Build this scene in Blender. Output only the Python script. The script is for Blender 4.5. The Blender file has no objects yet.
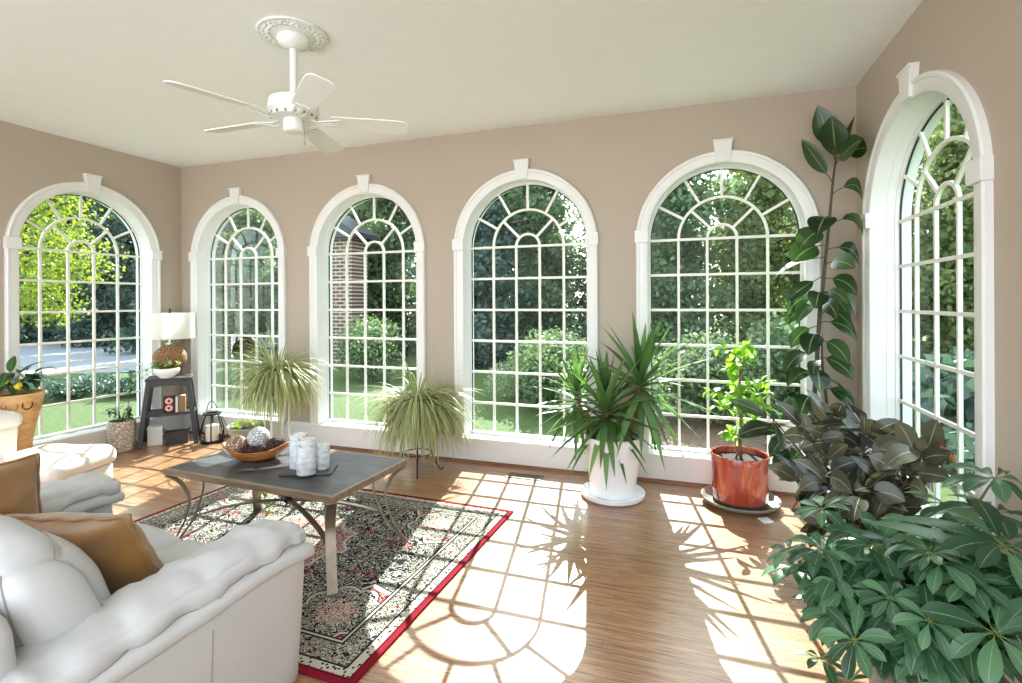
import bpy, bmesh, math, random
import numpy as np
from mathutils import Vector, Matrix, noise
PI = math.pi
random.seed(7)
C = bpy.context.scene.collection
sc = bpy.context.scene

# ------------------------------------------------------------------ numbers of the room
CAMH = 1.45
YAW = math.radians(19.05)
D, XL, XR, H = 4.333, -5.4645, 1.1458, 2.9985       # back wall y, left wall x, right wall x, ceiling
ZS, ZB = 1.957, 0.222                                # spring line and bottom of every window
YS = -.4                                            # rear wall left out here so sky light fills the room
RI, RO = 0.568, 0.659                                # inner / outer radius of the casings


# ------------------------------------------------------------------ materials
def lin(c):
    return tuple(((v / 255) / 12.92 if v <= 10 else (((v / 255) + .055) / 1.055) ** 2.4) for v in c) + (1,)


def new_mat(name):
    m = bpy.data.materials.new(name)
    m.use_nodes = True
    nt = m.node_tree
    return m, nt, nt.nodes['Principled BSDF']


def N(nt, kind, **kw):
    n = nt.nodes.new(kind)
    for k, v in kw.items():
        if k.startswith('i_'):
            n.inputs[k[2:].replace('_', ' ')].default_value = v
        else:
            setattr(n, k, v)
    return n


def math_n(nt, op, a, b=None, c=None, clamp=False):
    n = nt.nodes.new('ShaderNodeMath')
    n.operation = op
    n.use_clamp = clamp
    for i, v in enumerate((a, b, c)):
        if v is None:
            continue
        if isinstance(v, (int, float)):
            n.inputs[i].default_value = v
        else:
            nt.links.new(v, n.inputs[i])
    return n.outputs[0]


def mix(nt, fac, a, b, blend='MIX'):
    n = nt.nodes.new('ShaderNodeMix')
    n.data_type = 'RGBA'
    n.blend_type = blend
    for s, v in ((0, fac), (6, a), (7, b)):
        if isinstance(v, (int, float)):
            n.inputs[s].default_value = v
        elif isinstance(v, tuple):
            n.inputs[s].default_value = v
        else:
            nt.links.new(v, n.inputs[s])
    return n.outputs[2]


def ramp(nt, fac, stops):
    n = nt.nodes.new('ShaderNodeValToRGB')
    e = n.color_ramp.elements
    e[0].position, e[0].color = stops[0]
    e[1].position, e[1].color = stops[-1]
    for p, c in stops[1:-1]:
        x = e.new(p)
        x.color = c
    nt.links.new(fac, n.inputs[0])
    return n.outputs[0]


def coords(nt, scale=(1, 1, 1), rot=(0, 0, 0), kind='Object'):
    t = nt.nodes.new('ShaderNodeTexCoord')
    mp = nt.nodes.new('ShaderNodeMapping')
    mp.inputs['Scale'].default_value = scale
    mp.inputs['Rotation'].default_value = rot
    nt.links.new(t.outputs[kind], mp.inputs[0])
    return mp.outputs[0]


def noise_n(nt, vec, scale=5, detail=4, rough=.5, dist=0.0):
    n = nt.nodes.new('ShaderNodeTexNoise')
    n.inputs['Scale'].default_value = scale
    n.inputs['Detail'].default_value = detail
    n.inputs['Roughness'].default_value = rough
    n.inputs['Distortion'].default_value = dist
    if vec is not None:
        nt.links.new(vec, n.inputs['Vector'])
    return n.outputs[0]


def bump(nt, bsdf, h, strength=.2, dist=.01):
    b = nt.nodes.new('ShaderNodeBump')
    b.inputs['Strength'].default_value = strength
    b.inputs['Distance'].default_value = dist
    nt.links.new(h, b.inputs['Height'])
    nt.links.new(b.outputs[0], bsdf.inputs['Normal'])


def plain(name, rgb, rough=.5, metal=0.0, var=.06, vscale=8, bmp=0.0, bscale=40, spec=None, coat=0):
    m, nt, b = new_mat(name)
    v = coords(nt)
    f = noise_n(nt, v, vscale, 3)
    c = lin(rgb)
    lo = tuple(x * (1 - var) for x in c[:3]) + (1,)
    hi = tuple(min(1, x * (1 + var)) for x in c[:3]) + (1,)
    nt.links.new(ramp(nt, f, [(.3, lo), (.7, hi)]), b.inputs['Base Color'])
    b.inputs['Roughness'].default_value = rough
    b.inputs['Metallic'].default_value = metal
    if spec is not None:
        b.inputs['Specular IOR Level'].default_value = spec
    if coat:
        b.inputs['Coat Weight'].default_value = coat
        b.inputs['Coat Roughness'].default_value = .08
    if bmp:
        bump(nt, b, noise_n(nt, v, bscale, 4), bmp, .004)
    return m


def leaf_mat(name, base, light, rib=None, ribw=.035, stripe=None, rough=.35, trans=.35, tint=None):
    """base..light: range of the leaves' own greens; rib: midrib colour; stripe: pale margins"""
    m, nt, b = new_mat(name)
    at = N(nt, 'ShaderNodeAttribute', attribute_name='rnd')
    col = mix(nt, at.outputs['Fac'], lin(base), lin(light))
    uv = N(nt, 'ShaderNodeUVMap', uv_map='UVMap')
    sp = nt.nodes.new('ShaderNodeSeparateXYZ')
    nt.links.new(uv.outputs[0], sp.inputs[0])
    du = math_n(nt, 'ABSOLUTE', math_n(nt, 'SUBTRACT', sp.outputs[0], .5))
    if stripe:
        col = mix(nt, math_n(nt, 'GREATER_THAN', du, .24), col, lin(stripe))
    if rib:
        col = mix(nt, math_n(nt, 'LESS_THAN', du, ribw), col, lin(rib))
    nt.links.new(col, b.inputs['Base Color'])
    b.inputs['Roughness'].default_value = rough
    tr = nt.nodes.new('ShaderNodeBsdfTranslucent')
    nt.links.new(mix(nt, .6, col, lin(tint or light)), tr.inputs[0])
    ms = nt.nodes.new('ShaderNodeMixShader')
    ms.inputs[0].default_value = trans
    nt.links.new(b.outputs[0], ms.inputs[1])
    nt.links.new(tr.outputs[0], ms.inputs[2])
    nt.links.new(ms.outputs[0], nt.nodes['Material Output'].inputs[0])
    return m


M = {}
M['wall'] = plain('wall_paint', (177, 163, 148), .75, var=.015, vscale=2, bmp=.05, bscale=180)
M['ceiling'] = plain('ceiling_paint', (244, 244, 246), .8, var=.01, bmp=.04, bscale=150)
M['white'] = plain('white_trim_paint', (226, 225, 224), .38, var=.015, vscale=3)
M['muntin'] = plain('muntin_paint', (232, 230, 220), .45, var=.02)
M['shadow_line'] = plain('dark_shadow_line', (38, 40, 40), .6)  # shade of the gap round the glass, put into a dark colour
M['fan'] = plain('fan_white', (232, 233, 233), .4, var=.02)
M['plaster'] = plain('plaster_relief', (230, 230, 229), .7, var=.05, vscale=40, bmp=.9, bscale=45)
M['leather'] = plain('white_leather', (184, 183, 182), .5, var=.03, vscale=6, bmp=.25, bscale=55)
M['leather_warm'] = plain('cream_leather', (222, 214, 204), .42, var=.03, vscale=6, bmp=.25, bscale=55)
M['seam'] = plain('leather_seam', (140, 135, 128), .6)
M['dark'] = plain('dark_underside', (40, 36, 33), .7)
M['black_iron'] = plain('black_iron', (30, 29, 29), .45, metal=.6)
M['black_wood'] = plain('charcoal_painted_wood', (52, 52, 54), .5, var=.15, vscale=20)
M['iron'] = plain('antique_iron', (140, 128, 112), .38, metal=.75, var=.15, vscale=14)
M['white_pot'] = plain('white_glazed_pot', (238, 238, 240), .25, var=.02)
M['white_metal'] = plain('white_metal', (232, 228, 218), .4)
M['grey_stone'] = plain('grey_stoneware', (128, 124, 114), .5, var=.12, vscale=14, bmp=.3)
M['sage'] = plain('sage_ceramic', (156, 160, 140), .35, var=.1, vscale=18)
M['soil'] = plain('potting_soil', (44, 33, 26), .9, var=.4, vscale=60, bmp=.8, bscale=90)
M['terracotta'] = plain('terracotta', (190, 128, 70), .7, var=.1, vscale=14)
M['ivory'] = plain('ivory_candle', (238, 230, 212), .5)
M['chrome'] = plain('nickel', (180, 178, 172), .25, metal=.9)
M['stem'] = plain('woody_stem', (116, 94, 66), .8, var=.25, vscale=40, bmp=.4)
M['green_stem'] = plain('green_stem', (104, 122, 62), .6, var=.2, vscale=30)
M['dark_stem'] = plain('dark_stem', (72, 62, 48), .7, var=.25, vscale=30)
M['bark'] = plain('tree_bark', (84, 74, 64), .9, var=.35, vscale=7, bmp=.8, bscale=14)
M['lemon'] = plain('lemon_skin', (240, 214, 60), .45, var=.06)
M['brown_paper'] = plain('cardboard_brown', (150, 112, 78), .7)
M['white_card'] = plain('white_card', (228, 228, 226), .6)
M['oxblood'] = plain('oxblood_cloth', (70, 24, 22), .6, var=.2)
M['blush'] = plain('blush_disc', (240, 190, 172), .6)
M['stone_light'] = plain('fieldstone', (150, 142, 130), .9, var=.25, vscale=3, bmp=.6, bscale=6)
M['mulch'] = plain('mulch', (96, 78, 62), .95, var=.4, vscale=20, bmp=.6)
M['asphalt'] = plain('pale_drive', (122, 124, 130), .85, var=.06, vscale=3)
M['red_bud'] = plain('red_bud', (200, 52, 46), .4)
M['rust_leaf'] = plain('dry_leaf', (190, 100, 46), .7, var=.2)
M['car_paint'] = plain('grey_car_paint', (88, 94, 104), .25, metal=.4)

# ---- wood floor
def floor_mat():
    m, nt, b = new_mat('oak_strip_floor')
    v = coords(nt)
    br = nt.nodes.new('ShaderNodeTexBrick')
    br.offset = .37
    br.inputs['Scale'].default_value = 1
    br.inputs['Brick Width'].default_value = .95
    br.inputs['Row Height'].default_value = .057
    br.inputs['Mortar Size'].default_value = .0011
    br.inputs['Mortar Smooth'].default_value = .2
    br.inputs['Bias'].default_value = 0
    br.inputs['Color1'].default_value = lin((174, 128, 92))
    br.inputs['Color2'].default_value = lin((142, 101, 70))
    br.inputs['Mortar'].default_value = lin((84, 54, 32))
    nt.links.new(v, br.inputs['Vector'])
    g1 = noise_n(nt, coords(nt, (2.2, 42, 1)), 1.6, 6, .65, .6)
    g2 = noise_n(nt, coords(nt, (3.2, 70, 1)), 1.6, 4, .65)
    grain = ramp(nt, g1, [(.36, lin((96, 62, 38))), (.50, lin((166, 122, 86))), (.68, lin((206, 166, 126)))])
    col = mix(nt, .5, br.outputs['Color'], grain)
    col = mix(nt, math_n(nt, 'MULTIPLY', math_n(nt, 'GREATER_THAN', g2, .575), .62), col, lin((82, 52, 32)))
    nt.links.new(col, b.inputs['Base Color'])
    b.inputs['Roughness'].default_value = .3
    b.inputs['Coat Weight'].default_value = .35
    b.inputs['Coat Roughness'].default_value = .18
    bump(nt, b, br.outputs['Fac'], -.15, .002)
    return m


M['floor'] = floor_mat()


def wood_mat(name, a, bcol, rough=.45, sc=(3, 24, 24)):
    m, nt, b = new_mat(name)
    g = noise_n(nt, coords(nt, sc), 1.5, 6, .6, .8)
    nt.links.new(ramp(nt, g, [(.3, lin(a)), (.7, lin(bcol))]), b.inputs['Base Color'])
    b.inputs['Roughness'].default_value = rough
    bump(nt, b, g, .15, .003)
    return m


M['apron_wood'] = wood_mat('bronzed_wood', (92, 74, 56), (140, 116, 90), .4)
M['bowl_wood'] = wood_mat('teak_bowl', (140, 78, 36), (204, 136, 76), .35, (4, 14, 14))
M['pale_wood'] = wood_mat('carved_mango_wood', (186, 140, 88), (226, 184, 130), .5, (6, 6, 18))
M['shoe_wood'] = wood_mat('shoe_moulding', (104, 66, 40), (140, 94, 58), .4)


def slate_mat():
    m, nt, b = new_mat('slate_tiles')
    v = coords(nt)
    br = nt.nodes.new('ShaderNodeTexBrick')
    br.offset = .5
    br.squash = 1.6
    br.squash_frequency = 2
    br.inputs['Scale'].default_value = 1
    br.inputs['Brick Width'].default_value = .3
    br.inputs['Row Height'].default_value = .165
    br.inputs['Mortar Size'].default_value = .005
    br.inputs['Color1'].default_value = lin((78, 80, 86))
    br.inputs['Color2'].default_value = lin((34, 29, 26))
    br.inputs['Mortar'].default_value = lin((12, 11, 10))
    nt.links.new(v, br.inputs['Vector'])
    n1 = noise_n(nt, v, 7, 6, .6)
    col = mix(nt, .4, br.outputs['Color'], ramp(nt, n1, [(.35, lin((26, 23, 21))), (.5, lin((70, 68, 68))), (.68, lin((112, 96, 80)))]))
    nt.links.new(col, b.inputs['Base Color'])
    b.inputs['Roughness'].default_value = .4
    b.inputs['Specular IOR Level'].default_value = .3
    hh = math_n(nt, 'SUBTRACT', noise_n(nt, v, 22, 5), math_n(nt, 'MULTIPLY', br.outputs['Fac'], 1.5))
    bump(nt, b, hh, .25, .004)
    return m


M['slate'] = slate_mat()


def satin_mat():
    m, nt, b = new_mat('gold_satin')
    n = noise_n(nt, coords(nt), 5, 3)
    nt.links.new(ramp(nt, n, [(.3, lin((112, 76, 36))), (.7, lin((146, 105, 54)))]), b.inputs['Base Color'])
    b.inputs['Roughness'].default_value = .36
    b.inputs['Sheen Weight'].default_value = .3
    b.inputs['Anisotropic'].default_value = .5
    return m


M['satin'] = satin_mat()


def wicker_mat(name, a, bcol, sc=60):
    m, nt, b = new_mat(name)
    vo = nt.nodes.new('ShaderNodeTexVoronoi')
    vo.feature = 'DISTANCE_TO_EDGE'
    vo.inputs['Scale'].default_value = sc
    nt.links.new(coords(nt, (1, 1, 1.6)), vo.inputs['Vector'])
    f = vo.outputs['Distance']
    nt.links.new(ramp(nt, f, [(.0, lin(a)), (.35, lin(bcol))]), b.inputs['Base Color'])
    b.inputs['Roughness'].default_value = .75
    bump(nt, b, f, .8, .01)
    return m


M['wicker'] = wicker_mat('woven_seagrass', (84, 58, 32), (176, 132, 82), 34)
M['vine_ball'] = wicker_mat('vine_ball', (92, 60, 46), (226, 196, 166), 46)
M['white_ball'] = wicker_mat('white_rattan', (130, 128, 126), (236, 235, 232), 46)
M['cones'] = wicker_mat('dried_cones', (30, 18, 16), (96, 64, 54), 60)
M['mottled'] = wicker_mat('mottled_stone', (150, 130, 116), (232, 222, 210), 30)


def birch_mat():
    m, nt, b = new_mat('birch_bark')
    n = noise_n(nt, coords(nt, (16, 16, 30)), 1.3, 4, .6)
    c = ramp(nt, n, [(.27, lin((52, 50, 50))), (.36, lin((190, 191, 194))), (.6, lin((226, 228, 230)))])
    nt.links.new(c, b.inputs['Base Color'])
    b.inputs['Roughness'].default_value = .6
    bump(nt, b, n, .3, .004)
    return m


M['birch'] = birch_mat()


def copper_mat():
    m, nt, b = new_mat('copper_glaze')
    n = noise_n(nt, coords(nt, (6, 6, 2)), 1.4, 5, .6, 1.0)
    nt.links.new(ramp(nt, n, [(.3, lin((132, 44, 32))), (.5, lin((178, 78, 58))), (.7, lin((214, 132, 106)))]), b.inputs['Base Color'])
    b.inputs['Roughness'].default_value = .18
    b.inputs['Coat Weight'].default_value = .6
    b.inputs['Coat Roughness'].default_value = .05
    return m


M['copper'] = copper_mat()


def rug_mat():
    """a red-edged oriental rug: plain red binding, patterned guard stripes, a navy field of cream scrolls with a medallion"""
    m, nt, b = new_mat('oriental_rug')
    HX, HY = 1.155, .87
    tc = nt.nodes.new('ShaderNodeTexCoord')
    sp = nt.nodes.new('ShaderNodeSeparateXYZ')
    nt.links.new(tc.outputs['Object'], sp.inputs[0])
    ax = math_n(nt, 'ABSOLUTE', sp.outputs[0])
    ay = math_n(nt, 'ABSOLUTE', sp.outputs[1])
    d = math_n(nt, 'MINIMUM', math_n(nt, 'SUBTRACT', HX, ax), math_n(nt, 'SUBTRACT', HY, ay))
    cb = nt.nodes.new('ShaderNodeCombineXYZ')
    nt.links.new(ax, cb.inputs[0])
    nt.links.new(ay, cb.inputs[1])
    sv = cb.outputs[0]
    red, cream, navy, black = lin((120, 22, 38)), lin((182, 174, 158)), lin((30, 30, 38)), lin((20, 18, 22))

    def vor(scale, feat='DISTANCE_TO_EDGE'):
        v = nt.nodes.new('ShaderNodeTexVoronoi')
        v.feature = feat
        v.inputs['Scale'].default_value = scale
        nt.links.new(sv, v.inputs['Vector'])
        return v.outputs['Distance']

    def scrolls(scale, thr):
        nz = nt.nodes.new('ShaderNodeTexNoise')
        nz.inputs['Scale'].default_value = scale
        nz.inputs['Detail'].default_value = 1.5
        nz.inputs['Distortion'].default_value = 1.2
        nt.links.new(sv, nz.inputs['Vector'])
        w = math_n(nt, 'ABSOLUTE', math_n(nt, 'SUBTRACT', math_n(nt, 'FRACT', math_n(nt, 'MULTIPLY', nz.outputs[0], 7)), .5))
        return math_n(nt, 'LESS_THAN', w, thr)
    # field: navy with fine cream scrolls and small flowers
    f = mix(nt, scrolls(17, .155), navy, cream)
    f = mix(nt, math_n(nt, 'LESS_THAN', vor(24, 'F1'), .2), f, cream)
    f = mix(nt, math_n(nt, 'LESS_THAN', vor(24, 'F1'), .07), f, red)
    big = math_n(nt, 'LESS_THAN', vor(4.6, 'F1'), .2)
    f = mix(nt, math_n(nt, 'MULTIPLY', big, scrolls(24, .2)), f, red)
    # medallion: scalloped rings around the centre
    r = math_n(nt, 'SQRT', math_n(nt, 'ADD', math_n(nt, 'POWER', math_n(nt, 'MULTIPLY', ax, .8), 2), math_n(nt, 'POWER', ay, 2)))
    th = math_n(nt, 'ARCTAN2', ay, ax)
    rs = math_n(nt, 'ADD', r, math_n(nt, 'MULTIPLY', math_n(nt, 'ABSOLUTE', math_n(nt, 'SINE', math_n(nt, 'MULTIPLY', th, 6))), .05))
    med = mix(nt, scrolls(26, .22), red, cream)
    f = mix(nt, math_n(nt, 'LESS_THAN', rs, .36), f, cream)
    f = mix(nt, math_n(nt, 'LESS_THAN', rs, .345), f, med)
    f = mix(nt, math_n(nt, 'LESS_THAN', rs, .2), f, mix(nt, scrolls(30, .2), navy, cream))
    # corner pieces: scalloped cream and red
    cx = math_n(nt, 'SUBTRACT', HX - .2, ax)
    cy = math_n(nt, 'SUBTRACT', HY - .2, ay)
    rc = math_n(nt, 'SQRT', math_n(nt, 'ADD', math_n(nt, 'POWER', cx, 2), math_n(nt, 'POWER', cy, 2)))
    tc2 = math_n(nt, 'ARCTAN2', cy, cx)
    rc = math_n(nt, 'ADD', rc, math_n(nt, 'MULTIPLY', math_n(nt, 'ABSOLUTE', math_n(nt, 'SINE', math_n(nt, 'MULTIPLY', tc2, 5))), .06))
    f = mix(nt, math_n(nt, 'LESS_THAN', rc, .46), f, navy)
    f = mix(nt, math_n(nt, 'LESS_THAN', rc, .45), f, cream)
    f = mix(nt, math_n(nt, 'LESS_THAN', rc, .43), f, mix(nt, scrolls(25, .24), cream, navy))
    f = mix(nt, math_n(nt, 'LESS_THAN', rc, .42), f, mix(nt, scrolls(20, .12), red, cream))
    ro = math_n(nt, 'SQRT', math_n(nt, 'ADD', math_n(nt, 'POWER', math_n(nt, 'SUBTRACT', cx, .17), 2), math_n(nt, 'POWER', math_n(nt, 'SUBTRACT', cy, .17), 2)))
    to = math_n(nt, 'ARCTAN2', math_n(nt, 'SUBTRACT', cy, .17), math_n(nt, 'SUBTRACT', cx, .17))
    ro = math_n(nt, 'SUBTRACT', ro, math_n(nt, 'MULTIPLY', math_n(nt, 'ABSOLUTE', math_n(nt, 'SINE', math_n(nt, 'MULTIPLY', to, 4))), .03))
    f = mix(nt, math_n(nt, 'LESS_THAN', ro, .19), f, navy)
    f = mix(nt, math_n(nt, 'LESS_THAN', ro, .182), f, cream)
    f = mix(nt, math_n(nt, 'LESS_THAN', ro, .168), f, mix(nt, scrolls(26, .2), navy, cream))
    f = mix(nt, math_n(nt, 'LESS_THAN', ro, .07), f, mix(nt, scrolls(30, .2), cream, red))
    # border bands from the edge inwards
    flo = mix(nt, scrolls(30, .26), cream, navy)
    flo = mix(nt, math_n(nt, 'LESS_THAN', vor(14, 'F1'), .11), flo, red)
    f = mix(nt, math_n(nt, 'LESS_THAN', d, .215), f, navy)
    f = mix(nt, math_n(nt, 'LESS_THAN', d, .205), f, cream)
    f = mix(nt, math_n(nt, 'LESS_THAN', d, .195), f, navy)
    f = mix(nt, math_n(nt, 'LESS_THAN', d, .185), f, flo)
    f = mix(nt, math_n(nt, 'LESS_THAN', d, .085), f, navy)
    f = mix(nt, math_n(nt, 'LESS_THAN', d, .075), f, mix(nt, math_n(nt, 'LESS_THAN', vor(46, 'F1'), .3), cream, navy))
    f = mix(nt, math_n(nt, 'LESS_THAN', d, .036), f, red)
    f = mix(nt, math_n(nt, 'LESS_THAN', math_n(nt, 'ABSOLUTE', math_n(nt, 'SUBTRACT', d, .028)), .002), f, black)
    nt.links.new(f, b.inputs['Base Color'])
    b.inputs['Roughness'].default_value = .95
    b.inputs['Specular IOR Level'].default_value = .1
    bump(nt, b, noise_n(nt, tc.outputs['Object'], 320, 2), .35, .004)
    return m


M['rug'] = rug_mat()


def grass_mat():
    m, nt, b = new_mat('lawn_grass')
    v = coords(nt)
    n1 = noise_n(nt, v, .6, 4)
    n2 = noise_n(nt, v, 14, 6, .75)
    c = mix(nt, .6, ramp(nt, n1, [(.3, lin((44, 66, 22))), (.7, lin((78, 98, 36)))]), ramp(nt, n2, [(.3, lin((28, 46, 14))), (.7, lin((92, 110, 46)))]))
    nt.links.new(c, b.inputs['Base Color'])
    b.inputs['Roughness'].default_value = .9
    bump(nt, b, n2, .8, .05)
    return m


M['grass'] = grass_mat()


def brick_mat():
    m, nt, b = new_mat('house_brick')
    tc = coords(nt, (1, 1, 1), (PI / 2, 0, 0))
    br = nt.nodes.new('ShaderNodeTexBrick')
    br.inputs['Scale'].default_value = 1
    br.inputs['Brick Width'].default_value = .3
    br.inputs['Row Height'].default_value = .11
    br.inputs['Mortar Size'].default_value = .022
    br.inputs['Color1'].default_value = lin((112, 72, 60))
    br.inputs['Color2'].default_value = lin((86, 58, 50))
    br.inputs['Mortar'].default_value = lin((170, 158, 146))
    nt.links.new(tc, br.inputs['Vector'])
    nt.links.new(br.outputs['Color'], b.inputs['Base Color'])
    b.inputs['Roughness'].default_value = .9
    return m


M['brick'] = brick_mat()


def glass_mat(name, tint, gl=.05):
    m, nt, b = new_mat(name)
    nt.nodes.remove(b)
    t = nt.nodes.new('ShaderNodeBsdfTransparent')
    t.inputs[0].default_value = tint
    g = nt.nodes.new('ShaderNodeBsdfGlossy')
    g.inputs['Roughness'].default_value = .02
    lw = nt.nodes.new('ShaderNodeFresnel')
    lw.inputs[0].default_value = 1.35
    ms = nt.nodes.new('ShaderNodeMixShader')
    nt.links.new(math_n(nt, 'MULTIPLY', lw.outputs[0], .35), ms.inputs[0])
    nt.links.new(t.outputs[0], ms.inputs[1])
    nt.links.new(g.outputs[0], ms.inputs[2])
    nt.links.new(ms.outputs[0], nt.nodes['Material Output'].inputs[0])
    return m


M['glass'] = glass_mat('window_glass', (.80, .92, .905, 1))
M['clear'] = glass_mat('clear_glass', (.95, .96, .96, 1))


def shade_mat():
    m, nt, b = new_mat('linen_shade')
    b.inputs['Base Color'].default_value = lin((244, 242, 238))
    b.inputs['Roughness'].default_value = .8
    tr = nt.nodes.new('ShaderNodeBsdfTranslucent')
    tr.inputs[0].default_value = lin((244, 242, 238))
    ms = nt.nodes.new('ShaderNodeMixShader')
    ms.inputs[0].default_value = .45
    nt.links.new(b.outputs[0], ms.inputs[1])
    nt.links.new(tr.outputs[0], ms.inputs[2])
    nt.links.new(ms.outputs[0], nt.nodes['Material Output'].inputs[0])
    bump(nt, b, noise_n(nt, coords(nt, (200, 200, 60)), 1, 2), .15, .002)
    return m


M['shade'] = shade_mat()

M['yucca'] = leaf_mat('yucca_leaf', (42, 76, 42), (120, 154, 96), rib=None, rough=.38, trans=.3, tint=(120, 180, 50))
M['spider'] = leaf_mat('spider_leaf', (44, 64, 28), (112, 128, 62), stripe=(206, 210, 156), rough=.45, trans=.26, tint=(214, 216, 140))
M['rubber'] = leaf_mat('rubber_leaf', (22, 32, 26), (56, 76, 46), rib=(142, 152, 104), ribw=.022, rough=.2, trans=.22, tint=(84, 150, 40))
M['rubber_dark'] = leaf_mat('rubber_leaf_dark', (28, 34, 32), (92, 92, 74), rib=(150, 148, 128), ribw=.024, rough=.22, trans=.14, tint=(120, 110, 70))
M['scheff'] = leaf_mat('umbrella_leaf', (28, 58, 42), (92, 134, 96), rib=(140, 176, 130), ribw=.018, rough=.27, trans=.25, tint=(110, 180, 80))
M['citrus'] = leaf_mat('citrus_leaf', (84, 140, 40), (164, 208, 66), rib=(190, 218, 110), ribw=.025, rough=.35, trans=.45, tint=(180, 230, 60))
M['lemon_leaf'] = leaf_mat('lemon_leaf', (40, 78, 46), (70, 112, 60), rib=(120, 150, 96), rough=.3, trans=.2)
M['small_leaf'] = leaf_mat('small_leaf', (110, 150, 60), (206, 222, 140), rough=.4, trans=.4)
M['succulent'] = leaf_mat('succulent_leaf', (128, 164, 56), (196, 214, 96), rough=.4, trans=.25)
M['tree_bright'] = leaf_mat('maple_leaf', (54, 80, 24), (134, 150, 48), rough=.5, trans=.45, tint=(176, 188, 50))
M['tree_mid'] = leaf_mat('oak_leaf', (44, 68, 52), (122, 142, 104), rough=.5, trans=.4, tint=(130, 152, 84))
M['tree_dark'] = leaf_mat('evergreen_leaf', (26, 44, 42), (84, 106, 90), rough=.5, trans=.25, tint=(100, 132, 96))
M['tree_gold'] = leaf_mat('yellowing_leaf', (62, 84, 52), (146, 156, 96), rough=.5, trans=.5, tint=(150, 160, 90))
M['shrub_pale'] = leaf_mat('pale_shrub_leaf', (60, 90, 62), (176, 190, 150), rough=.4, trans=.3, tint=(190, 210, 150))


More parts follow.
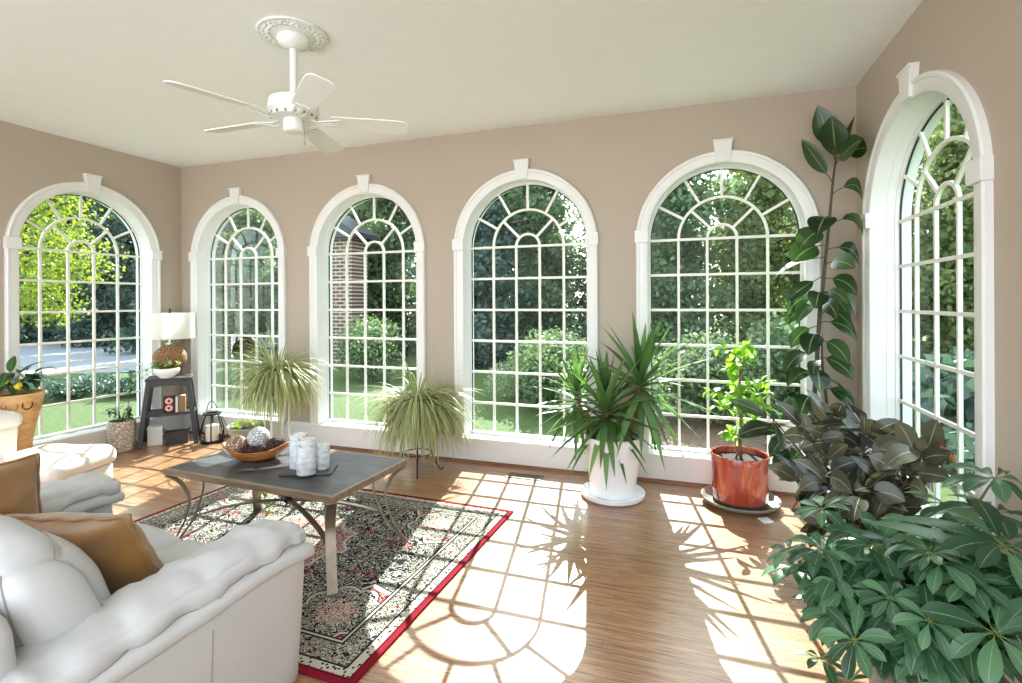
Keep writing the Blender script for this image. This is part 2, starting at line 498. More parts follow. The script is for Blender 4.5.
# ------------------------------------------------------------------ mesh collector
class MB:
    def __init__(self):
        self.v, self.f, self.uv, self.rnd, self.mi = [], [], [], [], []

    def add(self, vs, fs, uvs=None, rnd=0.0, mi=0):
        o = len(self.v)
        self.v.extend([tuple(p) for p in vs])
        for f in fs:
            self.f.append(tuple(i + o for i in f))
            self.uv.append([uvs[i] for i in f] if uvs else [(0, 0)] * len(f))
            self.rnd.append(rnd)
            self.mi.append(mi)
        return self

    def box(self, c, s, rot=None, taper=(1, 1), mi=0):
        vs = []
        for z in (-1, 1):
            k = taper if z > 0 else (1, 1)
            for x, y in ((-1, -1), (1, -1), (1, 1), (-1, 1)):
                p = Vector((x * s[0] / 2 * k[0], y * s[1] / 2 * k[1], z * s[2] / 2))
                if rot is not None:
                    p = rot @ p
                vs.append(p + Vector(c))
        return self.add(vs, [(3, 2, 1, 0), (4, 5, 6, 7), (0, 1, 5, 4), (1, 2, 6, 5), (2, 3, 7, 6), (3, 0, 4, 7)], mi=mi)

    def bar(self, a, b, w, t, up=(0, 0, 1), mi=0):
        """a straight bar from a to b, w wide (sideways), t thick (along up)"""
        a, b = Vector(a), Vector(b)
        return self.strap([a, b], w, t, up, mi)

    def strap(self, pts, w, t, side, mi=0, closed=False):
        """a flat strap along pts; its width lies along `side`"""
        pts = [Vector(p) for p in pts]
        side = Vector(side)
        n = len(pts)
        vs, fs = [], []
        for i, p in enumerate(pts):
            d = (pts[min(i + 1, n - 1)] - pts[max(i - 1, 0)]).normalized()
            s = (side - d * side.dot(d)).normalized()
            u = d.cross(s).normalized()
            for a, b in ((-1, -1), (1, -1), (1, 1), (-1, 1)):
                vs.append(p + s * (a * w / 2) + u * (b * t / 2))
        for i in range(n - 1):
            for k in range(4):
                a, b = i * 4 + k, i * 4 + (k + 1) % 4
                fs.append((a, b, b + 4, a + 4))
        fs.append((3, 2, 1, 0))
        e = (n - 1) * 4
        fs.append((e, e + 1, e + 2, e + 3))
        return self.add(vs, fs, mi=mi)

    def tube(self, pts, r, n=8, mi=0, rnd=0.0):
        pts = [Vector(p) for p in pts]
        m = len(pts)
        rs = r if isinstance(r, (list, tuple)) else [r] * m
        vs, fs = [], []
        ref = None
        for i, p in enumerate(pts):
            d = (pts[min(i + 1, m - 1)] - pts[max(i - 1, 0)])
            d = d.normalized() if d.length > 1e-9 else Vector((0, 0, 1))
            if ref is None:
                ref = Vector((1, 0, 0)) if abs(d.x) < .9 else Vector((0, 1, 0))
            a = (ref - d * ref.dot(d))
            a = a.normalized() if a.length > 1e-6 else d.orthogonal().normalized()
            ref = a
            b = d.cross(a)
            for k in range(n):
                t = 2 * PI * k / n
                vs.append(p + (a * math.cos(t) + b * math.sin(t)) * rs[i])
        for i in range(m - 1):
            for k in range(n):
                k2 = (k + 1) % n
                fs.append((i * n + k, i * n + k2, (i + 1) * n + k2, (i + 1) * n + k))
        fs.append(tuple(reversed(range(n))))
        fs.append(tuple((m - 1) * n + k for k in range(n)))
        return self.add(vs, fs, mi=mi, rnd=rnd)

    def ring(self, c, R, r, n=36, k=6, axis='z', sx=1.0):
        vs, fs = [], []
        for i in range(n):
            t = 2 * PI * i / n
            for j in range(k):
                q = 2 * PI * j / k
                rr = R + r * math.cos(q)
                p = (rr * math.cos(t) * sx, rr * math.sin(t), r * math.sin(q))
                if axis == 'x':
                    p = (p[2], p[0], p[1])
                if axis == 'y':
                    p = (p[0], p[2], p[1])
                vs.append(Vector(p) + Vector(c))
        for i in range(n):
            for j in range(k):
                a, b = i * k + j, i * k + (j + 1) % k
                c2, d2 = ((i + 1) % n) * k + (j + 1) % k, ((i + 1) % n) * k + j
                fs.append((a, d2, c2, b))
        return self.add(vs, fs)

    def lathe(self, prof, c=(0, 0, 0), n=40, mi=0):
        """prof: (r, z) from start to end; ends with r=0 close"""
        vs, fs = [], []
        c = Vector(c)
        for r, z in prof:
            for k in range(n):
                t = 2 * PI * k / n
                vs.append(c + Vector((max(r, 1e-5) * math.cos(t), max(r, 1e-5) * math.sin(t), z)))
        for i in range(len(prof) - 1):
            for k in range(n):
                k2 = (k + 1) % n
                fs.append((i * n + k, i * n + k2, (i + 1) * n + k2, (i + 1) * n + k))
        return self.add(vs, fs, mi=mi)

    def ellipsoid(self, c, r, n=20, m=12, wob=0.0, seed=0):
        vs, fs = [], []
        for i in range(m + 1):
            ph = PI * i / m
            for k in range(n):
                t = 2 * PI * k / n
                p = Vector((math.sin(ph) * math.cos(t), math.sin(ph) * math.sin(t), math.cos(ph)))
                s = 1 + wob * noise.noise(p * 2.2 + Vector((seed * 3.1, seed, 0)))
                vs.append(Vector(c) + Vector((p.x * r[0], p.y * r[1], p.z * r[2])) * s)
        for i in range(m):
            for k in range(n):
                k2 = (k + 1) % n
                fs.append((i * n + k, (i + 1) * n + k, (i + 1) * n + k2, i * n + k2))
        return self.add(vs, fs)

    def prism(self, poly, h0, h1, fn):
        """extrude a 2-D polygon between h0 and h1; fn(u, v, h) gives the point"""
        n = len(poly)
        vs = [fn(u, v, h0) for u, v in poly] + [fn(u, v, h1) for u, v in poly]
        fs = [tuple(reversed(range(n))), tuple(range(n, 2 * n))]
        for i in range(n):
            j = (i + 1) % n
            fs.append((i, j, j + n, i + n))
        return self.add(vs, fs)

    @staticmethod
    def rmap(c, h, r, puff=0.0, wr=0.0, wrs=6.0, seed=0, fn=None, wdir=None):
        """the surface of a soft rounded box: half sizes h, edge radius r, puffed faces, leather wrinkles"""
        h = Vector(h)
        c = Vector(c)

        def at(p, lift=0.0):
            q = Vector((p[0] * h.x, p[1] * h.y, p[2] * h.z))
            inn = Vector([max(-(h[a] - r), min(h[a] - r, q[a])) for a in range(3)])
            d = q - inn
            nr = d.normalized() if d.length > 1e-9 else Vector((0, 0, 1))
            out = inn + nr * r
            if puff:
                a = [abs(x) for x in p]
                w = 1
                mx = a.index(max(a))
                for ax in range(3):
                    if ax != mx:
                        w *= (1 - a[ax] ** 2)
                out = out + nr * puff * w
            if wr:
                sc_ = Vector(wdir) if wdir else Vector((1, 1, 1))
                qq = Vector((q.x * sc_.x, q.y * sc_.y, q.z * sc_.z))
                out = out + nr * wr * (noise.noise(qq * wrs + Vector((seed * 7.3, seed * 2.1, 1))) + .4 * noise.noise(qq * wrs * 2.7 + Vector((seed * 3.3, 5, 1))))
            out = out + nr * lift
            if fn:
                out = fn(out)
            return out + c
        return at

    def rbox(self, c, h, r, n=10, **kw):
        at = MB.rmap(c, h, r, **kw)
        vs, fs, idx = [], [], {}

        def vid(p):
            k = tuple(round(x, 5) for x in p)
            if k not in idx:
                vs.append(at(p))
                idx[k] = len(vs) - 1
            return idx[k]
        # denser samples near the edges
        t = []
        for i in range(n + 1):
            x = -1 + 2 * i / n
            t.append(math.copysign(1 - (1 - abs(x)) ** 1.25, x))
        for ax in range(3):
            for s in (-1, 1):
                for i in range(n):
                    for j in range(n):
                        q = []
                        for (a, b) in ((t[i], t[j]), (t[i + 1], t[j]), (t[i + 1], t[j + 1]), (t[i], t[j + 1])):
                            p = [0, 0, 0]
                            p[ax] = s
                            p[(ax + 1) % 3] = a
                            p[(ax + 2) % 3] = b
                            q.append(vid(p))
                        fs.append(tuple(q) if s > 0 else tuple(reversed(q)))
        return self.add(vs, fs)

    def leaf(self, base, d, L, W, up=(0, 0, 1), droop=.5, nseg=5, shape='ell', fold=.15, rnd=None, curl=0.0):
        d = Vector(d).normalized()
        up = Vector(up)
        p = Vector(base)
        vs, uvs, fs = [], [], []
        st = L / nseg
        rnd = random.random() if rnd is None else rnd
        side = d.cross(up)
        side = side.normalized() if side.length > 1e-4 else Vector((1, 0, 0))
        for i in range(nseg + 1):
            t = i / nseg
            if shape == 'ell':
                w = math.sin(PI * min(max(t, .0), 1) ** .85) ** .8 if 0 < t < 1 else 0
            elif shape == 'obo':
                w = math.sin(PI * t ** 1.35) ** .75 if 0 < t < 1 else 0
            elif shape == 'sword':
                w = (min(1, .55 + t * 2.2)) * (1 - t ** 2.4)
            else:                                   # grass
                w = (1 - t ** 3) * (.7 + .3 * min(1, t * 5))
            w = max(w, .03) * W / 2
            nrm = side.cross(d).normalized()
            e = nrm * fold * w * 2
            vs += [p - side * w + e, p, p + side * w + e]
            uvs += [(0, t), (.5, t), (1, t)]
            d = (d + Vector((0, 0, -1)) * droop * st / max(L, 1e-6) + nrm * curl * st / max(L, 1e-6)).normalized()
            p = p + d * st
            side = (side - d * side.dot(d)).normalized()
        for i in range(nseg):
            a = i * 3
            fs += [(a, a + 1, a + 4, a + 3), (a + 1, a + 2, a + 5, a + 4)]
        return self.add(vs, fs, uvs, rnd)

    def move(self, off):
        off = Vector(off)
        self.v = [tuple(Vector(p) + off) for p in self.v]
        return self

    def build(self, name, mat, parent=None, smooth=False, bevel=0.0, loc=None, rot=None):
        me = bpy.data.meshes.new(name)
        me.from_pydata(self.v, [], self.f)
        for mm in (mat if isinstance(mat, (list, tuple)) else [mat]):
            me.materials.append(mm)
        uvl = me.uv_layers.new(name='UVMap')
        flat = [c for f in self.uv for q in f for c in q]
        uvl.data.foreach_set('uv', flat)
        at = me.attributes.new('rnd', 'FLOAT', 'FACE')
        at.data.foreach_set('value', self.rnd)
        me.polygons.foreach_set('material_index', self.mi)
        me.polygons.foreach_set('use_smooth', [smooth] * len(self.f))
        me.update()
        o = bpy.data.objects.new(name, me)
        C.objects.link(o)
        if parent is not None:
            o.parent = parent
        if loc is not None:
            o.location = loc
        if rot is not None:
            o.rotation_euler = rot
        if bevel:
            bv = o.modifiers.new('bevel', 'BEVEL')
            bv.width = bevel
            bv.segments = 2
            bv.limit_method = 'ANGLE'
        return o


def autosmooth(o, ang=35):
    me = o.data
    me.polygons.foreach_set('use_smooth', [True] * len(me.polygons))
    me.set_sharp_from_angle(angle=math.radians(ang))
    return o


def tag(o, label, cat, group=None, kind=None):
    o['label'] = label
    o['category'] = cat
    if group:
        o['group'] = group
    if kind:
        o['kind'] = kind
    return o


def thing(name, label, cat, loc=(0, 0, 0), rz=0.0, group=None):
    o = bpy.data.objects.new(name, None)
    C.objects.link(o)
    o.location = loc
    o.rotation_euler = (0, 0, rz)
    o.empty_display_size = .1
    return tag(o, label, cat, group)


def struct(o, label=None, cat=None):
    o['kind'] = 'structure'
    if label:
        o['label'] = label
        o['category'] = cat
    return o


def copy_tree(o, parent=None):
    c = o.copy()
    C.objects.link(c)
    if parent is not None:
        c.parent = parent
    for ch in list(o.children):
        copy_tree(ch, c)
    return c


def V(*a):
    return Vector(a)


# ------------------------------------------------------------------ camera
f_px, cy_px = 516.3, 302.2
cam = bpy.data.cameras.new('camera')
cam.sensor_fit = 'HORIZONTAL'
cam.sensor_width = 36
cam.lens = 36 * f_px / 1022
cam.shift_x = 0.0
cam.shift_y = -(341.5 - cy_px) / 1022
cam.clip_start = .05
cam.clip_end = 400
co = bpy.data.objects.new('camera', cam)
C.objects.link(co)
co.location = (0, 0, CAMH)
co.rotation_mode = 'QUATERNION'
roll = math.radians(.28)
co.rotation_quaternion = (Matrix.Rotation(YAW, 3, 'Z') @ Matrix.Rotation(PI / 2, 3, 'X') @ Matrix.Rotation(-roll, 3, 'Z')).to_quaternion()
sc.camera = co

SUN_E, SKY_E, EXPOSURE = 15.0, 3.7, 0.45
# ------------------------------------------------------------------ the room shell
# wall maps: (s along the wall, z, d outwards) -> point
def map_back(s, z, d): return Vector((s, D + d, z))
def map_left(s, z, d): return Vector((XL - d, s, z))
def map_right(s, z, d): return Vector((XR + d, s, z))


WALL_T = .21
WINS = {   # window number: (wall map, centre along the wall, stretch)
    1: (map_left, 3.395, 1.02), 2: (map_back, -4.634, 1.0), 3: (map_back, -3.003, 1.0),
    4: (map_back, -1.382, 1.0), 5: (map_back, .25, 1.0), 6: (map_right, 3.335, 1.165)}


def arch_z(R, sx, ds):
    return ZS + R * math.sqrt(max(0, 1 - (ds / (R * sx)) ** 2))


def build_wall(name, mp, s0, s1, wins):
    """one wall slab with its arched openings cut out"""
    mb = MB()
    R = RI + .004
    xs = [s0]
    n = 40
    for w in wins:
        _, c, sx = WINS[w]
        xs += [c + R * sx * math.cos(PI - PI * i / n) for i in range(n + 1)]
    xs.append(s1)

    def inwin(m):
        for w in wins:
            _, c, sx = WINS[w]
            if abs(m - c) < R * sx:
                return (c, sx)
        return None
    for d in (0, WALL_T):
        for a, b in zip(xs[:-1], xs[1:]):
            if b - a < 1e-6:
                continue
            iw = inwin((a + b) / 2)
            if iw is None:
                mb.add([mp(a, 0, d), mp(b, 0, d), mp(b, H, d), mp(a, H, d)], [(0, 1, 2, 3)])
            else:
                c, sx = iw
                za, zb_ = arch_z(R, sx, a - c), arch_z(R, sx, b - c)
                mb.add([mp(a, 0, d), mp(b, 0, d), mp(b, ZB - .02, d), mp(a, ZB - .02, d)], [(0, 1, 2, 3)])
                mb.add([mp(a, za, d), mp(b, zb_, d), mp(b, H, d), mp(a, H, d)], [(0, 1, 2, 3)])
    for a in (s0, s1):
        mb.add([mp(a, 0, 0), mp(a, H, 0), mp(a, H, WALL_T), mp(a, 0, WALL_T)], [(0, 1, 2, 3)])
    for z in (0, H):
        mb.add([mp(s0, z, 0), mp(s1, z, 0), mp(s1, z, WALL_T), mp(s0, z, WALL_T)], [(0, 1, 2, 3)])
    for w in wins:                                   # the cut's own thickness
        _, c, sx = WINS[w]
        pts = [(c - R * sx, ZB - .02)] + [(c + R * sx * math.cos(PI - PI * i / n), ZS + R * math.sin(PI * i / n)) for i in range(n + 1)] + [(c + R * sx, ZB - .02)]
        for p, q in zip(pts, pts[1:] + pts[:1]):
            mb.add([mp(p[0], p[1], 0), mp(q[0], q[1], 0), mp(q[0], q[1], WALL_T), mp(p[0], p[1], WALL_T)], [(0, 1, 2, 3)])
    return struct(mb.build(name, M['wall']))


build_wall('wall_back', map_back, XL - WALL_T, XR + WALL_T, [2, 3, 4, 5])
build_wall('wall_left', map_left, YS, D, [1])
build_wall('wall_right', map_right, YS, D, [6])
struct(MB().box(((XL + XR) / 2, (D + YS) / 2 + .1, -.06), (XR - XL + .42, D - YS + .21, .12)).build('floor', M['floor']))
struct(MB().box(((XL + XR) / 2, (D + YS) / 2 + .1, H + .06), (XR - XL + .42, D - YS + .21, .12)).build('ceiling', M['ceiling']))

# tall white baseboards and the dark shoe moulding at their feet
BBH = .225
for nm, mp, a, b in (('back', map_back, XL, XR), ('left', map_left, YS, D), ('right', map_right, YS, D)):
    mb = MB()
    prof = [(0, 0), (-.022, 0), (-.022, BBH - .03), (-.017, BBH - .022), (-.017, BBH - .01), (-.008, BBH), (0, BBH)]
    mb.prism(prof, a, b, lambda d, z, s: mp(s, z, d))
    struct(mb.build('baseboard_' + nm, M['white']))
for i, (mp, a, b) in enumerate(((map_back, XL + .02, XR - .02), (map_left, YS, D - .02), (map_right, YS, D - .02))):
    mb = MB()
    mb.prism([(-.022, 0), (-.04, 0), (-.038, .012), (-.031, .02), (-.022, .022)], a, b, lambda d, z, s: mp(s, z, d))
    struct(mb.build('trim_%d' % (i + 1), M['shoe_wood']))


# ------------------------------------------------------------------ arched windows
def arch_path(R, sx, z0, n=36):
    pts = [(-1, z0)]
    for i in range(n + 1):
        pts.append((PI - PI * i / n, None))
    pts.append((1, z0))
    return pts


def sweep_arch(mb, mp, c, sx, prof, z0, n=44):
    """sweep a profile of (radial offset, d) up one jamb, over the arch and down the other"""
    rings = []
    for i in range(-1, n + 2):
        ring = []
        for R, d in prof:
            if i == -1:
                s, z = c - R * sx, z0
            elif i == n + 1:
                s, z = c + R * sx, z0
            else:
                t = PI - PI * i / n
                s, z = c + R * sx * math.cos(t), ZS + R * math.sin(t)
            ring.append(mp(s, z, d))
        rings.append(ring)
    k = len(prof)
    vs = [p for r in rings for p in r]
    fs = []
    for i in range(len(rings) - 1):
        for j in range(k):
            j2 = (j + 1) % k
            fs.append((i * k + j, i * k + j2, (i + 1) * k + j2, (i + 1) * k + j))
    fs.append(tuple(range(k)))
    fs.append(tuple((len(rings) - 1) * k + j for j in reversed(range(k))))
    mb.add(vs, fs)


WNAMES = {1: 'tall arched white window in the left wall, a street beyond it',
          2: 'arched white window of the back wall nearest the left corner, behind the lantern',
          3: 'arched white window of the back wall with a brick house showing through it',
          4: 'arched white window of the back wall between the bushy spider plant and the yucca',
          5: 'arched white window of the back wall behind the copper pot',
          6: 'arched white window in the right wall above the dark rubber plant'}


def build_window(n):
    mp, c, sx = WINS[n]
    root = bpy.data.objects.new('window_%d' % n, None)
    C.objects.link(root)
    root.location = mp(c, ZB, 0)
    struct(root)
    off = -root.location
    # casing
    mb = MB()
    sweep_arch(mb, mp, c, sx, [(RI, .0), (RI, -.020), (RI + .012, -.026), (RI + .062, -.026), (RI + .068, -.034), (RO - .008, -.036), (RO, -.028), (RO, 0)], ZB - .02)
    autosmooth(mb.move(off).build('window_casing', M['white'], root))
    # jamb lining, back to the outside
    mb = MB()
    sweep_arch(mb, mp, c, sx, [(RI + .004, .0), (RI - .002, -.018), (RI - .003, .07), (RI - .006, .074), (RI - .006, .128), (RI - .006, WALL_T), (RI + .004, WALL_T)], ZB - .01)
    autosmooth(mb.move(off).build('window_jamb', M['white'], root))
    mb = MB()
    for sgn in (-1, 1):
        e = (RI + RO) / 2 * sx * sgn
        w = (RO - RI) * sx + .018
        mb.prism([(c + e - w / 2, ZS - .03), (c + e + w / 2, ZS - .03), (c + e + w / 2, ZS + .07), (c + e - w / 2, ZS + .07)], -.046, 0, mp)
    mb.move(off).build('impost', M['white'], root, bevel=.004)
    mb = MB()
    mb.prism([(c - .05 * sx, ZS + RI + .004), (c + .05 * sx, ZS + RI + .004), (c + .070 * sx, ZS + .735), (c - .070 * sx, ZS + .735)], -.044, 0, mp)
    mb.prism([(c - .074 * sx, ZS + .728), (c + .074 * sx, ZS + .728), (c + .074 * sx, ZS + .742), (c - .074 * sx, ZS + .742)], -.052, 0, mp)
    mb.move(off).build('keystone', M['white'], root, bevel=.003)
    # sill
    mb = MB()
    w = (RI + .004) * sx
    mb.prism([(c - w, 0), (c + w, 0), (c + w, 1), (c - w, 1)], 0, 1, lambda s, h, k: mp(s, ZB - .028 + .028 * h, WALL_T * k))
    w = (RO + .0) * sx
    mb.prism([(-.04, ZB - .028), (-.04, ZB - .004), (-.036, ZB), (0.0, ZB), (0.0, ZB - .028)], c - w, c + w, lambda d, z, s: mp(s, z, d))
    mb.move(off).build('window_sill', M['white'], root)
    # sash ring, dark strip painted in for the shadow gap, muntins
    mb = MB()
    sweep_arch(mb, mp, c, sx, [(RI - .006, .118), (RI - .012, .12), (RI - .014, .15), (RI - .014, .172), (RI - .006, .172)], ZB)
    Rg = RI - .014
    mb.prism([(c - Rg * sx, ZB), (c + Rg * sx, ZB), (c + Rg * sx, ZB + .022), (c - Rg * sx, ZB + .022)], .118, .172, mp)
    autosmooth(mb.move(off).build('sash_frame', M['white'], root))
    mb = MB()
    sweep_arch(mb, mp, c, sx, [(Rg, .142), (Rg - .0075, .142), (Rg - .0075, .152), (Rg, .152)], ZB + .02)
    mb.move(off).build('shadow_line', M['shadow_line'], root)
    mb = MB()
    col = 2 * Rg / 5
    mw, d0, d1 = .0205, .136, .155

    def vbar(s, z0, z1):
        mb.prism([(s - mw / 2, z0), (s + mw / 2, z0), (s + mw / 2, z1), (s - mw / 2, z1)], d0, d1, mp)
    for k in (-1.5, -.5, .5, 1.5):
        vbar(c + k * col * sx, ZB + .02, ZS)
    rh = (ZS - ZB) / 6
    for k in range(1, 7):
        z = ZB + rh * k
        mb.prism([(c - Rg * sx, z - mw / 2), (c + Rg * sx, z - mw / 2), (c + Rg * sx, z + mw / 2), (c - Rg * sx, z + mw / 2)], d0 + .001, d1 - .001, mp)
    for R in (.5 * col, 1.5 * col):
        sweep_arch(mb, mp, c, sx, [(R - mw / 2, d0), (R + mw / 2, d0), (R + mw / 2, d1), (R - mw / 2, d1)], ZS - .002, 24)

    def radial(t, r0, r1):
        u = V(math.cos(t), math.sin(t))
        nn = V(-u.y, u.x) * mw / 2
        q = [u * r0 - nn, u * r1 - nn, u * r1 + nn, u * r0 + nn]
        mb.prism([(c + p.x * sx, ZS + p.y) for p in q], d0 + .001, d1 - .001, mp)
    for t in (30, 60, 90, 120, 150):
        radial(math.radians(t), 1.5 * col, Rg + .004)
    for t in (45, 135):
        radial(math.radians(t), .5 * col, 1.5 * col)
    mb.move(off).build('muntin_grid', M['muntin'], root)
    # glass
    mb = MB()
    pts = [(c - Rg * sx, ZB + .01)] + [(c + Rg * sx * math.cos(PI - PI * i / 40), ZS + Rg * math.sin(PI * i / 40)) for i in range(41)] + [(c + Rg * sx, ZB + .01)]
    mb.add([mp(s, z, .145) for s, z in pts], [tuple(range(len(pts)))])
    mb.move(off).build('window_glass', M['glass'], root)


for n in WINS:
    build_window(n)


# ------------------------------------------------------------------ ceiling fan and its plaster medallion
FX, FY = -2.145, 2.40
def build_fan():
    mb = MB()
    prof = [(0, 0), (.188, 0), (.194, -.006), (.188, -.014), (.178, -.011), (.168, -.016), (.115, -.013), (.104, -.022), (.075, -.022), (.0, -.022)]
    n = 72
    mb.lathe(prof, n=n)
    for k in range(28):                       # modelled leaves in the ring
        t = 2 * PI * k / 28
        mb.ellipsoid((.137 * math.cos(t), .137 * math.sin(t), -.014), (.016, .012, .006), 8, 6)
        mb.ellipsoid((.162 * math.cos(t + .11), .162 * math.sin(t + .11), -.015), (.010, .010, .005), 8, 6)
    o = mb.build('ceiling_medallion', M['plaster'], smooth=True, loc=(FX, FY, H))
    tag(o, 'round ornamental white plaster medallion on the ceiling above the fan', 'medallion')
    zb = 2.505
    root = thing('ceiling_fan', 'white five-blade ceiling fan hanging on a rod from the ceiling', 'ceiling fan', (FX, FY, zb))
    mb = MB()
    mb.lathe([(.0, H - zb - .022), (.086, H - zb - .024), (.09, H - zb - .034), (.084, H - zb - .05), (.06, H - zb - .07), (.026, H - zb - .082), (0, H - zb - .084)])
    autosmooth(mb.build('canopy', M['fan'], root))
    mb = MB().tube([(0, 0, H - zb - .09), (0, 0, .1)], .020, 16)
    mb.tube([(0, 0, .13), (0, 0, .1)], .03, 16)
    autosmooth(mb.build('downrod', M['fan'], root))
    mb = MB().lathe([(0, .13), (.03, .13), (.05, .124), (.118, .116), (.134, .102), (.139, .04), (.128, .024), (.122, .006), (.09, .0), (0, .0)])
    autosmooth(mb.build('motor_housing', M['fan'], root))
    for k in range(16):                       # vent slots round the lower rim
        t = 2 * PI * k / 16
        MB().box((.124 * math.cos(t), .124 * math.sin(t), .013), (.014, .012, .012), Matrix.Rotation(t, 3, 'Z')).build('vent_slot', M['iron'], root)
    mb = MB().lathe([(0, .0), (.052, 0), (.056, -.01), (.056, -.062), (.048, -.072), (.02, -.078), (0, -.078)])
    autosmooth(mb.build('switch_housing', M['fan'], root))
    mb = MB().tube([(.02, .05, -.05), (.022, .062, -.052), (.023, .064, -.09), (.023, .064, -.12)], .0016, 6)
    mb.ellipsoid((.023, .064, -.125), (.004, .004, .008), 8, 6)
    mb.build('pull_chain', M['chrome'], root, smooth=True)
    for k in range(5):
        a = math.radians(-109 + 72 * k)
        R = Matrix.Rotation(a, 3, 'Z')
        tilt = Matrix.Rotation(math.radians(-13), 3, 'X')
        mb = MB()
        out = []
        prof = [(.205, .052), (.23, .058), (.4, .066), (.55, .071), (.61, .068), (.637, .055), (.645, .03)]
        pts = [(x, y) for x, y in prof] + [(x, -y) for x, y in reversed(prof)]
        mb.prism(pts, -.004, .004, lambda u, v, h: R @ (tilt @ V(u, v, h) + V(0, 0, .006)))
        bl = mb.build('blade', M['fan'], root, bevel=.002)
        mb = MB()
        for sg in (-1, 1):
            mb.strap([R @ V(.09, sg * .012, .004), R @ V(.13, sg * .03, -.012), R @ V(.17, sg * .036, -.008), R @ (tilt @ V(.25, sg * .03, -.007) + V(0, 0, .006))], .014, .006, R @ V(0, 1, 0))
        mb.strap([R @ V(.09, 0, .004), R @ V(.15, 0, -.010), R @ (tilt @ V(.26, 0, -.007) + V(0, 0, .006))], .012, .005, R @ V(0, 1, 0))
        mb.strap([R @ (tilt @ V(.245, -.035, -.008) + V(0, 0, .006)), R @ (tilt @ V(.245, .035, -.008) + V(0, 0, .006))], .016, .005, R @ V(1, 0, 0))
        mb.build('blade_iron', M['fan'], bl)


build_fan()

# floor register by the window
root = thing('floor_register', 'small brown metal floor register in the sunlit boards below a window', 'floor vent', (-1.30, 4.09, 0))
mb = MB()
for sy in (-1, 1):
    mb.box((0, sy * .055, .003), (.3, .014, .006))
for sx_ in (-1, 1):
    mb.box((sx_ * .145, 0, .003), (.014, .1, .006))
mb.build('frame', M['apron_wood'], root)
mb = MB()
for k in range(18):
    mb.box((-.13 + .0153 * k, 0, .003), (.006, .1, .004))
mb.box((0, 0, .003), (.28, .006, .0045))
mb.build('louvres', M['apron_wood'], root)
MB().box((0, 0, .0008), (.28, .1, .0012)).build('duct_opening', M['dark'], root)
# ------------------------------------------------------------------ rug
RZ = .012
RUG_C, RUG_A = (-2.333, 2.535), math.radians(-1.8)
mb = MB()
mb.box((0, 0, RZ / 2), (2.31, 1.74, RZ))
o = mb.build('area_rug', M['rug'], bevel=.003, loc=(RUG_C[0], RUG_C[1], 0), rot=(0, 0, RUG_A))
tag(o, 'red-edged oriental rug with navy and cream scrolls under the coffee table', 'rug')


# ------------------------------------------------------------------ coffee table
def build_table():
    root = thing('coffee_table', 'rectangular slate-topped coffee table on curved iron legs standing on the rug', 'coffee table', (-2.25, 2.46, RZ), math.radians(-2.6))
    hx, hy, zt = .612, .333, .487
    MB().box((0, 0, zt - .012), (2 * hx - .03, 2 * hy - .03, .02)).build('slate_top', M['slate'], root)
    mb = MB()
    for s in (-1, 1):
        mb.box((0, s * (hy - .012), zt - .017), (2 * hx, .024, .034))
        mb.box((s * (hx - .012), 0, zt - .017), (.024, 2 * hy - .048, .034))
    mb.box((0, 0, zt - .03), (2 * hx - .05, 2 * hy - .05, .012))
    mb.build('apron', M['apron_wood'], root, bevel=.003)

    def arc(keys, n=18):
        """smooth curve through (s, z) keys"""
        pts = []
        m = len(keys)
        for i in range(m - 1):
            p0, p1, p2, p3 = keys[max(i - 1, 0)], keys[i], keys[i + 1], keys[min(i + 2, m - 1)]
            for k in range(6):
                t = k / 6
                pts.append(tuple(.5 * ((2 * p1[a]) + (-p0[a] + p2[a]) * t + (2 * p0[a] - 5 * p1[a] + 4 * p2[a] - p3[a]) * t * t + (-p0[a] + 3 * p1[a] - 3 * p2[a] + p3[a]) * t ** 3) for a in (0, 1)))
        pts.append(keys[-1])
        return pts
    L = math.hypot(hx, hy)
    bossz = .275
    for sx in (-1, 1):
        for sy in (-1, 1):
            inw = V(-sx, -sy, 0).normalized()
            c = V(sx * (hx - .012), sy * (hy - .012), 0)
            side = V(inw.y, -inw.x, 0)
            mb = MB()
            outer = arc([(0, zt - .034), (.07, .40), (.118, .30), (.10, .19), (.05, .08), (.0, .0)])
            inner = arc([(.17, zt - .034), (.19, .40), (.185, .32), (.14, .18), (.07, .075), (.012, .0)])
            for pr in (outer, inner):
                mb.strap([c + inw * s + V(0, 0, z) for s, z in pr], .05, .009, side)
            mb.strap([c + inw * -.012 + V(0, 0, .003), c + inw * .05 + V(0, 0, .003)], .054, .006, side)
            mb.build('leg', M['iron'], root, smooth=False)
            mb = MB()
            a0, a1 = c + inw * .14, V(0, 0, 0)
            hd = (a1 - a0).normalized()
            st = arc([(0, .185), (.30, .235), (.65, .266), (.965, bossz)])
            mb.strap([a0 + (a1 - a0) * s + V(0, 0, z) for s, z in st], .03, .008, V(hd.y, -hd.x, 0))
            mb.build('stretcher', M['iron'], root)
    mb = MB().lathe([(0, bossz + .03), (.012, bossz + .028), (.02, bossz + .02), (.026, bossz + .008), (.026, bossz - .008), (.018, bossz - .02), (0, bossz - .022)], n=20)
    mb.build('stretcher_boss', M['black_iron'], root, smooth=True)
    return zt + RZ


TZ = build_table()


